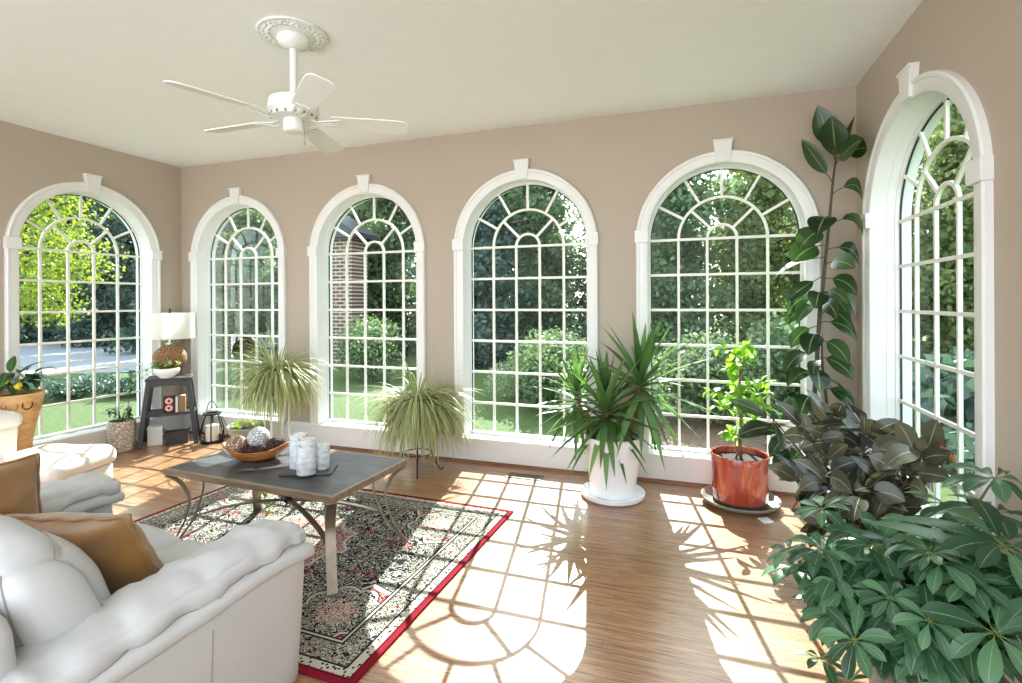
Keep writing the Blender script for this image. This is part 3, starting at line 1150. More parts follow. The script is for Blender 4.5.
# things on the table
def bowl_thing():
    root = thing('dough_bowl', 'long wooden dough bowl on the coffee table holding balls and dried cones', 'bowl', (-2.50, 2.475, TZ), math.radians(28))
    mb = MB()
    a, b, hgt = .185, .115, .078
    n, m = 48, 8
    vs, fs = [], []

    def rim(t):
        x, y = math.cos(t), math.sin(t)
        return 1 + .10 * abs(x) ** 6, .030 * abs(x) ** 3 - .012 * abs(y) ** 2
    for sh in (0, 1):                                   # outside, inside
        for i in range(m + 1):
            q = i / m
            for k in range(n):
                t = 2 * PI * k / n
                e, dz = rim(t)
                r = (.36 + .64 * q ** .62) if sh == 0 else (.33 + .62 * q ** .62)
                z = hgt * q ** 1.5 + dz * q + (0 if sh == 0 else .012 * (1 - q))
                ex = e if q > .6 else 1
                vs.append((a * r * math.cos(t) * (1 + (e - 1) * q), b * r * math.sin(t), z))
    for sh in (0, 1):
        o_ = sh * (m + 1) * n
        for i in range(m):
            for k in range(n):
                k2 = (k + 1) % n
                f = (o_ + i * n + k, o_ + i * n + k2, o_ + (i + 1) * n + k2, o_ + (i + 1) * n + k)
                fs.append(f if sh == 0 else tuple(reversed(f)))
    for k in range(n):                                   # rim and the two floors
        k2 = (k + 1) % n
        fs.append((m * n + k, m * n + k2, (2 * m + 1) * n + k2, (2 * m + 1) * n + k))
    fs.append(tuple(reversed(range(n))))
    fs.append(tuple((m + 1) * n + k for k in range(n)))
    mb.add(vs, fs)
    autosmooth(mb.build('bowl_shell', M['bowl_wood'], root), 60)


bowl_thing()
bc = Vector((-2.50, 2.475, TZ))
R28 = Matrix.Rotation(math.radians(28), 3, 'Z')


def in_bowl(x, y, z): return bc + R28 @ V(x, y, z)


p = in_bowl(-.115, -.01, .095)
o = MB().ellipsoid((0, 0, 0), (.058, .058, .056), 22, 14, .06, 3).build('vine_ball', M['vine_ball'], smooth=True, loc=p)
tag(o, 'tan woven vine ball at the left end of the wooden bowl', 'decorative ball')
p = in_bowl(.0, .028, .122)
o = MB().ellipsoid((0, 0, 0), (.066, .066, .066), 24, 14, .05, 5).build('rattan_ball', M['white_ball'], smooth=True, loc=p)
tag(o, 'white woven rattan ball, biggest in the wooden bowl', 'decorative ball')


def make_cone():
    mb = MB()
    for i in range(9):
        z = -.024 + .048 * i / 8
        r = .026 * math.sin(PI * (i + .9) / 10.2) + .002
        for k in range(8):
            t = 2 * PI * (k + .5 * (i % 2)) / 8
            mb.ellipsoid((r * math.cos(t), r * math.sin(t), z), (.008, .008, .006), 6, 4)
    mb.ellipsoid((0, 0, 0), (.02, .02, .026), 8, 6)
    return mb.build('pine_cone', M['cones'], smooth=True)


random.seed(11)
cone0 = None
spots = [(-.055, -.05, .062), (-.01, -.055, .064), (.04, -.048, .064), (.085, -.03, .072), (.07, .025, .072), (.115, .012, .088), (.028, -.01, .058), (-.065, .045, .066), (.14, -.018, .092), (.095, -.005, .092)]
for i, s in enumerate(spots):
    if cone0 is None:
        c_ = cone0 = make_cone()
    else:
        c_ = cone0.copy()
        C.objects.link(c_)
    c_.location = in_bowl(*s)
    c_.rotation_euler = (random.uniform(.6, 2.4), random.uniform(-.6, .6), random.uniform(0, 6))
    tag(c_, 'small dark dried cone lying among others in the wooden bowl', 'pine cone', 'dried cones in the wooden bowl')

# birch candles on their slate tray
o = MB().box((0, 0, .004), (.28, .16, .008)).build('slate_tray', M['slate'], bevel=.002, loc=(-2.04, 2.39, TZ), rot=(0, 0, math.radians(24)))
tag(o, 'thin slate tray under the birch bark candles on the coffee table', 'tray')


def candle(x, y, r, h, lab):
    root = thing('birch_candle', lab, 'candle', (x, y, TZ + .008), random.uniform(0, 6), 'birch bark candles')
    mb = MB().lathe([(0, 0), (r - .003, 0), (r, .004), (r * 1.01, h * .5), (r, h - .003), (r - .004, h), (r - .008, h - .002), (r - .01, h - .012), (0, h - .012)], n=32)
    autosmooth(mb.build('bark_holder', M['birch'], root), 50)
    mb = MB().lathe([(0, h - .01), (r * .6, h - .01), (r * .6, h - .002), (0, h - .002)], n=20)
    mb.build('candle_cup', M['ivory'], root)
    MB().tube([(0, 0, h - .003), (.001, 0, h + .004)], .0012, 6).build('wick', M['dark'], root)


candle(-2.127, 2.407, .049, .192, 'tall birch bark candle next to the wooden bowl, partly behind the stoutest one')
candle(-2.009, 2.331, .051, .19, 'stoutest birch bark candle, at the front of the slate tray on the coffee table')
candle(-1.990, 2.437, .042, .138, 'shortest birch bark candle on the slate tray')

# little wooden bud vase on the table's stretcher, a sprig hanging from it
root = thing('bud_vase', 'small tan wooden vase with a green sprig under the coffee table', 'vase', (-2.44, 2.555, .262 + RZ))
autosmooth(MB().lathe([(0, 0), (.02, 0), (.024, .008), (.026, .05), (.022, .075), (.014, .085), (.014, .098), (.0, .098)], n=24).build('vase_body', M['pale_wood'], root), 40)
MB().lathe([(0, .097), (.017, .097), (.018, .108), (.0, .112)], n=16).build('stopper', M['black_iron'], root)
mb = MB()
random.seed(5)
pts = [V(0, 0, .108), V(-.02, -.01, .12), V(-.05, -.02, .10), V(-.06, -.03, .05), V(-.055, -.035, 0), V(-.03, -.045, -.05), V(.0, -.05, -.09)]
mb.tube(pts, .0018, 6)
mb.build('sprig_stem', M['green_stem'], root)
mb = MB()
for p in pts[1:]:
    for k in range(3):
        mb.leaf(p, (random.uniform(-1, 1), random.uniform(-1, 1), random.uniform(-.3, .8)), .045, .026, droop=.8)
mb.build('sprig_leaves', M['citrus'], root, smooth=True)


# ------------------------------------------------------------------ leather loveseat in the foreground
def seam(mb, pts, r=.0035):
    mb.tube(pts, r, 6)


def build_loveseat():
    W, DP = 1.43, .98
    root = thing('leather_loveseat', 'white leather loveseat seen from behind its right arm in the foreground', 'loveseat', (-2.13, 1.186, 0), math.radians(-7))
    hw = W / 2
    mb = MB().rbox((0, -.0, .2), (hw - .10, DP / 2 - .03, .15), .03, 8)
    mb.build('seat_base', M['leather'], root, smooth=True)
    mb = MB().rbox((0, -DP / 2 + .11, .38), (hw - .07, .09, .33), .05, 10, puff=.02, fn=lambda p: V(p.x, p.y - .07 * (p.z + .33) / .66 + .04, p.z))
    mb.build('back_frame', M['leather'], root, smooth=True)
    for sx in (-1, 1):
        for y in (-.40, .40):
            MB().lathe([(0, .0), (.02, 0), (.026, .05), (0, .05)], (sx * (hw - .2), y, 0), 16).build('foot', M['dark'], root)
    for sx in (-1, 1):
        ax = sx * (hw - .125)

        def zl(y):                                   # the arm falls towards the back and rolls over at the front
            return .05 * (y / .49) - .03 * max(0, (y - .33) / .16) ** 2

        def body(p):
            return V(p.x + sx * .045 * (p.z + .24) / .5, p.y, p.z + (zl(p.y) if p.z > -.2 else 0))
        am = MB.rmap((ax + sx * .012, .0, .265), (.09, DP / 2 - .015, .235), .03, puff=.010, fn=body)
        ao = MB().rbox((ax + sx * .012, .0, .265), (.09, DP / 2 - .015, .235), .03, 12, puff=.010, fn=body).build('arm', M['leather'], root, smooth=True)

        def lift(p):
            return V(p.x, p.y, p.z + zl(p.y) - .012 * (p.x * sx / .12) ** 2)
        MB().rbox((ax + sx * .035, .012, .512), (.125, DP / 2 + .0, .028), .026, 14, wr=.004, wrs=7, seed=2, fn=lift).build('pad_welt', M['leather'], ao, smooth=True)
        pk = dict(puff=.012, wr=.02, wrs=6.5, seed=4 + sx, wdir=(1.0, 2.3, 1.0), fn=lift)
        pa = ((ax + sx * .022, .005, .560), (.112, DP / 2 - .005, .040), .038)
        MB().rbox(*pa, 44, **pk).build('arm_pad', M['leather'], ao, smooth=True)
        pm = MB.rmap(*pa, **pk)
        MB().tube([pm((sx, -.96 + 1.92 * k / 30, -.45), .001) for k in range(31)], .0028, 6).build('arm_seam', M['seam'], ao, smooth=True)
        MB().tube([am((sx, .22, -.98 + 1.7 * k / 12), .0005) for k in range(13)], .0018, 6).build('panel_seam', M['seam'], ao, smooth=True)
    cw = (W - .46) / 4
    for sx in (-1, 1):
        cx = sx * cw
        MB().rbox((cx, .10, .375), (cw - .004, .385, .07), .055, 14, puff=.03, wr=.008, wrs=5, seed=8 + sx).build('seat_cushion', M['leather'], root, smooth=True)
    for sx in (-1, 1):
        cx = sx * (cw + .03)

        def lean(p):
            return V(p.x, p.y - .30 * p.z, p.z)
        bk = dict(puff=.05, wr=.016, wrs=4.6, seed=20 + sx, fn=lean)
        ba = ((cx, -.20, .585), (cw + .03, .125, .205), .11)
        bo = MB().rbox(*ba, 24, **bk).build('back_cushion', M['leather'], root, smooth=True)
        bm = MB.rmap(*ba, **bk)
        for e in (-1, 1):                       # gusset seams round the cushion's ends
            for yy in (-.62, .62):
                path = [(e, yy, -.95 + 1.95 * k / 14) for k in range(15)] + [(e * (1 - .62 * k / 8), yy * (1 - .1 * k / 8), 1) for k in range(1, 9)]
                MB().tube([bm(p, .0005) for p in path], .0026, 6).build('cushion_seam', M['seam'], bo, smooth=True)
    return root


build_loveseat()


# ------------------------------------------------------------------ pillows
def pillow(name, lab, w, h, t, mat, M4, group=None, seed=0, flange=True, cat='throw pillow'):
    """a stuffed pillow with pinched corners and a corded flange; local x = width, z = height, y = thickness"""
    root = thing(name, lab, cat, M4.to_translation(), 0, group)
    root.rotation_euler = M4.to_euler()
    mb = MB()
    n = 26
    g = {}

    def pt(u, v, s):
        a, b = abs(u), abs(v)
        th = t * (max(0, 1 - a ** 2.6) * max(0, 1 - b ** 2.6)) ** .55
        cx = 1 - .07 * (1 - b ** 2) * a ** 2
        cz = 1 - .08 * (1 - a ** 2) * b ** 2
        wrk = .010 * noise.noise(V(u * 2.2 + seed, v * 2.6, s * 3)) + .007 * noise.noise(V(u * 5 + seed, v * 4, s))
        # creases running in from the corners
        wrk -= .010 * math.exp(-((a - b) / .10) ** 2) * (a * b) ** 1.5
        return V(u * w / 2 * cx, s * (th + wrk * min(1, th / t * 1.5)), v * h / 2 * cz)
    for s in (-1, 1):
        vs, fs = [], []
        for i in range(n + 1):
            for j in range(n + 1):
                vs.append(pt(-1 + 2 * i / n, -1 + 2 * j / n, s))
        for i in range(n):
            for j in range(n):
                a = i * (n + 1) + j
                f = (a, a + n + 1, a + n + 2, a + 1)
                fs.append(f if s < 0 else tuple(reversed(f)))
        mb.add(vs, fs)
    mb.build('pillow_cover', mat, root, smooth=True)
    if flange:
        mb = MB()
        per = []
        K = 26
        for k in range(K):
            per.append((-1 + 2 * k / K, -1))
        for k in range(K):
            per.append((1, -1 + 2 * k / K))
        for k in range(K):
            per.append((1 - 2 * k / K, 1))
        for k in range(K):
            per.append((-1, 1 - 2 * k / K))
        pts = [pt(u, v, 1) * 1.0 for u, v in per]
        pts = [V(p.x * 1.012, .004 * math.sin(i * 1.1), p.z * 1.012) for i, p in enumerate(pts)]
        mb.tube(pts + [pts[0]], .0075, 8)
        mb.build('piping', mat, root, smooth=True)
    return root


def frame(loc, rz, rx, ry=0.0):
    return Matrix.Translation(loc) @ Matrix.Rotation(rz, 4, 'Z') @ Matrix.Rotation(rx, 4, 'X') @ Matrix.Rotation(ry, 4, 'Y')


pillow('gold_pillow', 'gold satin pillow leaning against the back cushion, beside the near arm of the loveseat', .68, .40, .095, M['satin'],
       frame((-2.03, 1.225, .552), math.radians(6), math.radians(24), math.radians(-6)), 'gold satin pillows', 3)
pillow('gold_pillow', 'gold satin pillow at the far arm of the loveseat, cut off by the photo edge', .38, .40, .09, M['satin'],
       frame((-2.515, 1.17, .64), math.radians(80), math.radians(-13)), 'gold satin pillows', 9)


# ------------------------------------------------------------------ armchair and ottoman by the left wall
def build_armchair():
    root = thing('leather_armchair', 'cream leather armchair by the left wall, only its arm end showing past the photo edge', 'armchair', (-5.03, 1.96, 0), math.radians(-90))
    MB().rbox((0, 0, .22), (.36, .36, .16), .03, 8).build('seat_base', M['leather_warm'], root, smooth=True)
    MB().rbox((0, -.31, .46), (.40, .085, .38), .06, 10, puff=.02, fn=lambda p: V(p.x, p.y - .05 * (p.z / .38), p.z)).build('back_frame', M['leather_warm'], root, smooth=True)
    MB().rbox((0, .05, .42), (.29, .33, .07), .055, 12, puff=.03, wr=.006).build('seat_cushion', M['leather_warm'], root, smooth=True)
    MB().rbox((0, -.19, .66), (.29, .10, .2), .09, 12, puff=.04, wr=.008).build('back_cushion', M['leather_warm'], root, smooth=True)
    for sx in (-1, 1):
        a = MB().rbox((sx * .36, .0, .30), (.075, .375, .27), .035, 8, puff=.01, fn=lambda p: V(p.x + sx * .02 * p.z / .27, p.y, p.z)).build('arm', M['leather_warm'], root, smooth=True)
        MB().rbox((sx * .365, .01, .605), (.11, .385, .06), .055, 14, puff=.015, wr=.010, wrs=5).build('arm_pad', M['leather_warm'], a, smooth=True)
        mb = MB()
        mb.tube([V(sx * .365 + .112 * math.cos(t), .392 + .004, .57 + .03 * math.sin(t)) for t in [PI * i / 12 for i in range(13)]], .003, 6)
        mb.build('arm_seam', M['seam'], a, smooth=True)
        for y in (-.3, .3):
            MB().lathe([(0, 0), (.02, 0), (.026, .065), (0, .065)], (sx * .3, y, 0), 14).build('foot', M['dark'], root)


build_armchair()

root = thing('leather_ottoman', 'sunlit white leather ottoman on the bare floor in front of the armchair', 'ottoman', (-4.30, 2.39, 0), math.radians(16))
MB().rbox((0, 0, .155), (.29, .235, .115), .03, 8).build('ottoman_base', M['leather_warm'], root, smooth=True)
po = MB().rbox((0, 0, .325), (.30, .27, .075), .068, 18, puff=.018, wr=.008, wrs=5).build('ottoman_pad', M['leather_warm'], root, smooth=True)
mb = MB()
for sx in (-1, 1):
    mb.tube([V(sx * .17 + .004 * math.sin(i), -.262 + .524 * i / 12, .4 - .02 * abs(i / 6 - 1) ** 4 + .012 * (1 - (i / 6 - 1) ** 2)) for i in range(13)], .003, 6)
mb.build('pad_seam', M['seam'], po, smooth=True)
for sx in (-1, 1):
    for sy in (-1, 1):
        MB().lathe([(0, 0), (.018, 0), (.024, .05), (0, .05)], (sx * .25, sy * .19, 0), 14).build('foot', M['dark'], root)


# ------------------------------------------------------------------ stool with lamp in the left corner
SX, SY, SA = -5.145, 3.945, math.radians(47)
ST = .69


def stool_pt(x, y, z): return Vector((SX, SY, 0)) + Matrix.Rotation(SA, 3, 'Z') @ V(x, y, z)


def build_stool():
    root = thing('side_table', 'charcoal painted side table with splayed legs in the left corner', 'side table', (SX, SY, 0), SA)
    autosmooth(MB().box((0, 0, ST - .0125), (.40, .31, .025)).build('tabletop', M['black_wood'], root, bevel=.006))
    mb = MB()
    for s in (-1, 1):
        poly = [(-.175, ST - .025), (.175, ST - .025), (.182, ST - .09), (.15, ST - .095), (.10, ST - .082), (0, ST - .078), (-.10, ST - .082), (-.15, ST - .095), (-.182, ST - .09)]
        mb.prism(poly, s * .13 - .009, s * .13 + .009, lambda u, v, h: V(u, h, v))
        mb.box((s * .172, 0, ST - .06), (.018, .25, .06))
    mb.build('apron', M['black_wood'], root)
    for sx in (-1, 1):
        for sy in (-1, 1):
            top, bot = V(sx * .17, sy * .125, ST - .025), V(sx * .245, sy * .165, 0)
            mb = MB()
            mb.strap([bot, top], .042, .042, V(1, 0, 0))
            mb.build('leg', M['black_wood'], root, bevel=.003)
    mb = MB()
    for k in range(5):
        mb.box((0, -.11 + .055 * k, .318), (.43, .048, .014))
    for s in (-1, 1):
        mb.box((0, s * .148, .318), (.44, .018, .03))
        mb.box((s * .215, 0, .318), (.018, .28, .03))
    mb.build('lower_shelf', M['black_wood'], root)


build_stool()
lp = stool_pt(-.005, .06, ST)
root = thing('table_lamp', 'table lamp with a woven globe base and white drum shade in the left corner', 'lamp', lp)
autosmooth(MB().lathe([(0, 0), (.085, 0), (.09, .012), (.06, .022), (.05, .03), (0, .03)], n=32).build('lamp_foot', M['apron_wood'], root))
MB().ellipsoid((0, 0, .185), (.156, .156, .145), 36, 22, .015, 2).build('globe_base', M['wicker'], root, smooth=True)
autosmooth(MB().lathe([(0, .33), (.04, .332), (.04, .345), (.014, .352), (.012, .42), (0, .42)], n=20).build('neck', M['chrome'], root))
sh = MB()
sh.lathe([(.221, .395), (.228, .395), (.224, .665), (.217, .665), (.221, .395)], n=56)
so_ = autosmooth(sh.build('lamp_shade', M['shade'], root))
mb = MB()
for k in range(3):
    t = 2 * PI * k / 3
    mb.tube([(0, 0, .655), (.219 * math.cos(t), .219 * math.sin(t), .66)], .0022, 6)
mb.ring((0, 0, .655), .012, .003, 12, 6)
mb.tube([(0, 0, .41), (0, 0, .67)], .004, 8)
mb.build('shade_spider', M['chrome'], so_)
autosmooth(MB().lathe([(0, .66), (.008, .66), (.012, .675), (.007, .688), (.01, .7), (0, .71)], n=16).build('finial', M['dark'], root))
mb = MB().ellipsoid((0, 0, .47), (.03, .03, .042), 14, 10)
mb.lathe([(0, .41), (.014, .41), (.014, .44), (0, .44)], n=14)
mb.build('bulb', M['ivory'], root, smooth=True)

# on the shelf and the floor under it
root = thing('patterned_box', 'dark red box with two round pale discs on the shelf of the side table', 'box', stool_pt(.0, -.075, .325), SA)
MB().box((0, 0, .085), (.1, .07, .17)).build('box_body', M['oxblood'], root, bevel=.003)
for z in (.125, .052):
    mb = MB()
    mb.prism([(.034 * math.cos(2 * PI * k / 24), z + .033 * math.sin(2 * PI * k / 24)) for k in range(24)], -.036, -.034, lambda u, v, h: V(u, h, v))
    mb.build('pale_disc', M['blush'], root)
for z in (.125, .052):
    mb = MB()
    mb.prism([(.012 * math.cos(2 * PI * k / 16), z + .012 * math.sin(2 * PI * k / 16)) for k in range(16)], -.0375, -.036, lambda u, v, h: V(u, h, v))
    mb.build('disc_centre', M['oxblood'], root)
random.seed(3)
for i, (hh, mt, lab, nm) in enumerate([(.165, 'white_card', 'white-spined book standing beside the dark red box on the shelf', 'shelf_book'),
                                       (.172, 'brown_paper', 'brown book, thicker of the two standing on the shelf of the side table', 'shelf_book')]):
    root = thing(nm, lab, 'book', stool_pt(.068 + i * .045, -.06, .325), SA, 'books on the side table shelf')
    w_ = .024 if i == 0 else .058
    mb = MB()
    for sx in (-1, 1):
        mb.box((sx * (w_ / 2 - .0015), 0, hh / 2), (.003, .12, hh))
    mb.box((0, -.0585, hh / 2), (w_, .003, hh))
    mb.build('cover', M[mt], root)
    MB().box((0, .002, hh / 2), (w_ - .006, .112, hh - .008)).build('pages', M['ivory'], root)
root = thing('white_box', 'plain white box on the floor under the side table', 'box', stool_pt(-.125, -.02, 0), SA)
MB().box((0, 0, .09), (.13, .1, .18)).build('box_body', M['white_card'], root, bevel=.003)
MB().box((0, 0, .175), (.136, .106, .03)).build('lid', M['white_card'], root, bevel=.003)
root = thing('metal_crate', 'small charcoal metal crate with handles on the floor under the side table', 'crate', stool_pt(.065, -.045, 0), SA)
mb = MB()
mb.box((0, 0, .004), (.2, .13, .008))
for s in (-1, 1):
    mb.box((0, s * .063, .065), (.2, .005, .12))
    mb.box((s * .098, 0, .065), (.005, .126, .12))
mb.build('crate_body', M['black_wood'], root, bevel=.002)
for s in (-1, 1):
    MB().tube([V(s * .1, -.05, .12), V(s * .12, -.04, .15), V(s * .12, .04, .15), V(s * .1, .05, .12)], .004, 8).build('handle', M['black_iron'], root)

# lantern
root = thing('wire_lantern', 'black metal lantern holding a white candle on the floor near the left corner', 'lantern', (-4.745, 4.10, 0))
mb = MB().lathe([(0, 0), (.10, 0), (.106, .008), (.106, .018), (0, .018)], n=28)
mb.build('base_plate', M['black_iron'], root)
mb = MB()
for k in range(8):
    t = 2 * PI * k / 8
    mb.strap([V(r * math.cos(t), r * math.sin(t), z) for r, z in ((.10, .012), (.142, .06), (.146, .11), (.118, .2), (.085, .275), (.074, .292))], .013, .004, V(-math.sin(t), math.cos(t), 0))
mb.build('cage', M['black_iron'], root)
autosmooth(MB().lathe([(.05, .288), (.084, .288), (.09, .296), (.084, .306), (.05, .306), (.05, .288)], n=28).build('top_ring', M['black_iron'], root))
mb = MB()
mb.tube([V(.074 * math.cos(t), .0, .3 + .125 * math.sin(t)) for t in [PI * i / 16 for i in range(17)]], .004, 8)
mb.build('bail_handle', M['black_iron'], root)
autosmooth(MB().lathe([(0, .018), (.06, .018), (.061, .175), (.054, .177), (.0, .17)], n=28).build('pillar_candle', M['ivory'], root))
# ------------------------------------------------------------------ plants
def rv(a=1.0): return V(random.uniform(-a, a), random.uniform(-a, a), random.uniform(-a, a))


def bez(p0, p1, p2, n=10):
    p0, p1, p2 = Vector(p0), Vector(p1), Vector(p2)
    return [p0 * (1 - t) ** 2 + p1 * 2 * t * (1 - t) + p2 * t * t for t in [i / n for i in range(n + 1)]]


def pot_lathe(r0, r1, h, lip=.012, th=.012, fill=.03):
    """outside up, round lip, inside down to the soil"""
    return [(0, 0), (r0 * .96, 0), (r0, .006), (r1, h - .03), (r1 + lip * .4, h - .026), (r1 + lip * .5, h - .004), (r1 + lip * .2, h), (r1 - th, h), (r1 - th, h - fill - .03), (0, h - fill - .03)]


def soil(parent, r, z):
    mb = MB()
    n, m = 26, 5
    vs, fs = [(0, 0, z + .006)], []
    for i in range(1, m + 1):
        for k in range(n):
            t = 2 * PI * k / n
            q = r * i / m
            vs.append((q * math.cos(t), q * math.sin(t), z + .010 * noise.noise(V(q * math.cos(t) * 20, q * math.sin(t) * 20, 3)) * (1 if i < m else 0)))
    for k in range(n):
        fs.append((0, 1 + k, 1 + (k + 1) % n))
    for i in range(m - 1):
        for k in range(n):
            a, b = 1 + i * n + k, 1 + i * n + (k + 1) % n
            fs.append((a, a + n, b + n, b))
    mb.add(vs, fs)
    return mb.build('soil', M['soil'], parent, smooth=True)


def squash(mb, axis, org, lim, soft=.2, sign=1):
    """bend whatever would reach into a wall back along it"""
    out = []
    for p in mb.v:
        p = list(p)
        w = sign * (p[axis] + org)
        if w > lim - soft:
            w = lim - soft + soft * (1 - math.exp(-(w - lim + soft) / soft))
            p[axis] = sign * w - org
        out.append(tuple(p))
    mb.v = out
    return mb


# ---- yucca
def build_yucca():
    random.seed(21)
    root = thing('potted_yucca', 'spiky yucca in a tall white pot on a white saucer by the windows', 'plant', (-.548, 3.90, 0))
    autosmooth(MB().lathe([(0, 0), (.215, 0), (.232, .012), (.236, .04), (.228, .043), (.215, .025), (0, .018)], n=56).build('saucer', M['white_pot'], root))
    autosmooth(MB().lathe([(r, z + .02) for r, z in pot_lathe(.162, .212, .435)], n=56).build('pot', M['white_pot'], root), 40)
    soil(root, .198, .40)
    heads = [((.205, .04, .88), 1.25, 56, (.10, .06, .4)), ((-.035, -.09, .69), 1.16, 58, (-.02, -.03, .4)), ((-.275, .02, .76), .92, 42, (-.08, .03, .4))]
    mb = MB()
    for (hx, hy, hz), k, n, b in heads:
        mb.tube(bez(b, (hx * .8, hy * .8, (hz + .4) / 2), (hx, hy, hz - .02)), [.03 - .001 * i for i in range(11)], 10)
    mb.build('cane', M['stem'], root, smooth=True)
    for (hx, hy, hz), k, n, b in heads:
        mb = MB()
        ga = 2.39996
        for i in range(n):
            q = i / (n - 1)                       # 0 = lowest and oldest, 1 = the upright centre
            az = i * ga + random.uniform(-.2, .2)
            el = math.radians(-62 + 142 * q ** 1.0 + random.uniform(-9, 9))
            d = V(math.cos(az) * math.cos(el), math.sin(az) * math.cos(el), math.sin(el))
            L = k * random.uniform(.36, .47) * (.86 + .2 * math.sin(PI * q))
            base = V(hx, hy, hz - .16 + .17 * q) + V(d.x, d.y, 0) * .012
            mb.leaf(base, d, L, .047 * k, up=(0, 0, 1), droop=.6 * (1 - q) ** 1.2 + .08, nseg=6, shape='sword', fold=.22)
        squash(mb, 1, 3.90, 4.29)
        mb.build('leaf_rosette', M['yucca'], root, smooth=True)


build_yucca()


# ---- spider plants
def spider_foliage(root, cz, n, reach, drop, r0, seed, oy):
    random.seed(seed)
    mb = MB()
    for i in range(n):
        az = random.uniform(0, 2 * PI)
        el = math.radians(random.choice([random.uniform(20, 78), random.uniform(-15, 45), random.uniform(0, 60)]))
        d = V(math.cos(az) * math.cos(el), math.sin(az) * math.cos(el), math.sin(el))
        L = random.uniform(.42, 1.05) * reach
        b = V(math.cos(az), math.sin(az), 0) * random.uniform(0, r0) + V(0, 0, cz + random.uniform(-.01, .02))
        mb.leaf(b, d, L, random.uniform(.012, .019), droop=random.choice([random.uniform(.7, 1.8), random.uniform(1.6, 3.2), random.uniform(2.2, 4.2)]) * drop, nseg=9, shape='grass', fold=.2, curl=random.uniform(-.5, .3))
    squash(mb, 1, oy, 4.29)
    mb.build('foliage', M['spider'], root, smooth=True)


def build_spider_tall():
    root = thing('spider_plant', 'spider plant in a terracotta pot on a tall thin white stand', 'plant', (-3.70, 3.90, .585))
    autosmooth(MB().lathe(pot_lathe(.10, .14, .21), n=40).build('pot', M['terracotta'], root), 40)
    soil(root, .127, .16)
    spider_foliage(root, .20, 560, .60, 1.15, .09, 31, 3.90)
    st = thing('plant_stand', 'tall thin white metal plant stand under the spider plant with a terracotta pot', 'plant stand', (-3.70, 3.90, 0))
    mb = MB()
    mb.ring((0, 0, .572), .11, .009, 32, 8)
    mb.box((0, 0, .578), (.22, .02, .012))
    mb.box((0, 0, .578), (.02, .22, .012))
    mb.build('pot_ring', M['white_metal'], st, smooth=False)
    for k in range(4):
        t = 2 * PI * k / 4 + .35
        mb = MB().tube([V(.115 * math.cos(t), .115 * math.sin(t), z) for z in (0, .3, .585)], .0085, 8)
        mb.ellipsoid((.115 * math.cos(t), .115 * math.sin(t), .58), (.012, .012, .014), 8, 6)
        mb.build('leg', M['white_metal'], st, smooth=True)


def build_spider_low():
    root = thing('spider_plant', 'bushy spider plant on a low black wire stand in front of the white baseboard', 'plant', (-2.215, 3.93, .375))
    autosmooth(MB().lathe(pot_lathe(.11, .145, .2), n=40).build('pot', M['terracotta'], root), 40)
    soil(root, .13, .15)
    spider_foliage(root, .20, 640, .64, 1.15, .10, 47, 3.93)
    mb = MB()
    runner = bez((.02, .0, .22), (.28, .12, .30), (.40, .10, -.06), 12)
    mb.tube(runner, .002, 6)
    mb.build('runner', M['green_stem'], root)
    mb = MB()
    for i in range(22):
        az = random.uniform(0, 2 * PI)
        mb.leaf(runner[-1], (math.cos(az), math.sin(az), random.uniform(-.6, .9)), random.uniform(.09, .16), .009, droop=1.5, nseg=5, shape='grass')
    mb.build('plantlet', M['spider'], root, smooth=True)
    st = thing('plant_stand', 'low black wire plant stand with scrolled legs under the bushy spider plant', 'plant stand', (-2.215, 3.93, 0))
    mb = MB()
    mb.ring((0, 0, .36), .135, .006, 36, 8)
    mb.box((0, 0, .366), (.26, .012, .008))
    mb.box((0, 0, .366), (.012, .26, .008))
    mb.build('ring_frame', M['black_iron'], st)
    MB().ring((0, 0, .16), .12, .0045, 36, 8).build('stretcher_ring', M['black_iron'], st, smooth=True)
    for k in range(4):
        t = 2 * PI * k / 4 + .5
        u = V(math.cos(t), math.sin(t), 0)
        pts = [u * .135 + V(0, 0, .375)] + bez(u * .135 + V(0, 0, .36), u * .10 + V(0, 0, .22), u * .122 + V(0, 0, .16), 6) + bez(u * .122 + V(0, 0, .155), u * .15 + V(0, 0, .07), u * .20 + V(0, 0, .006), 8)[1:] + [u * .215 + V(0, 0, .012), u * .216 + V(0, 0, .026)]
        MB().tube(pts, .0062, 8).build('leg', M['black_iron'], st, smooth=True)


build_spider_tall()
build_spider_low()


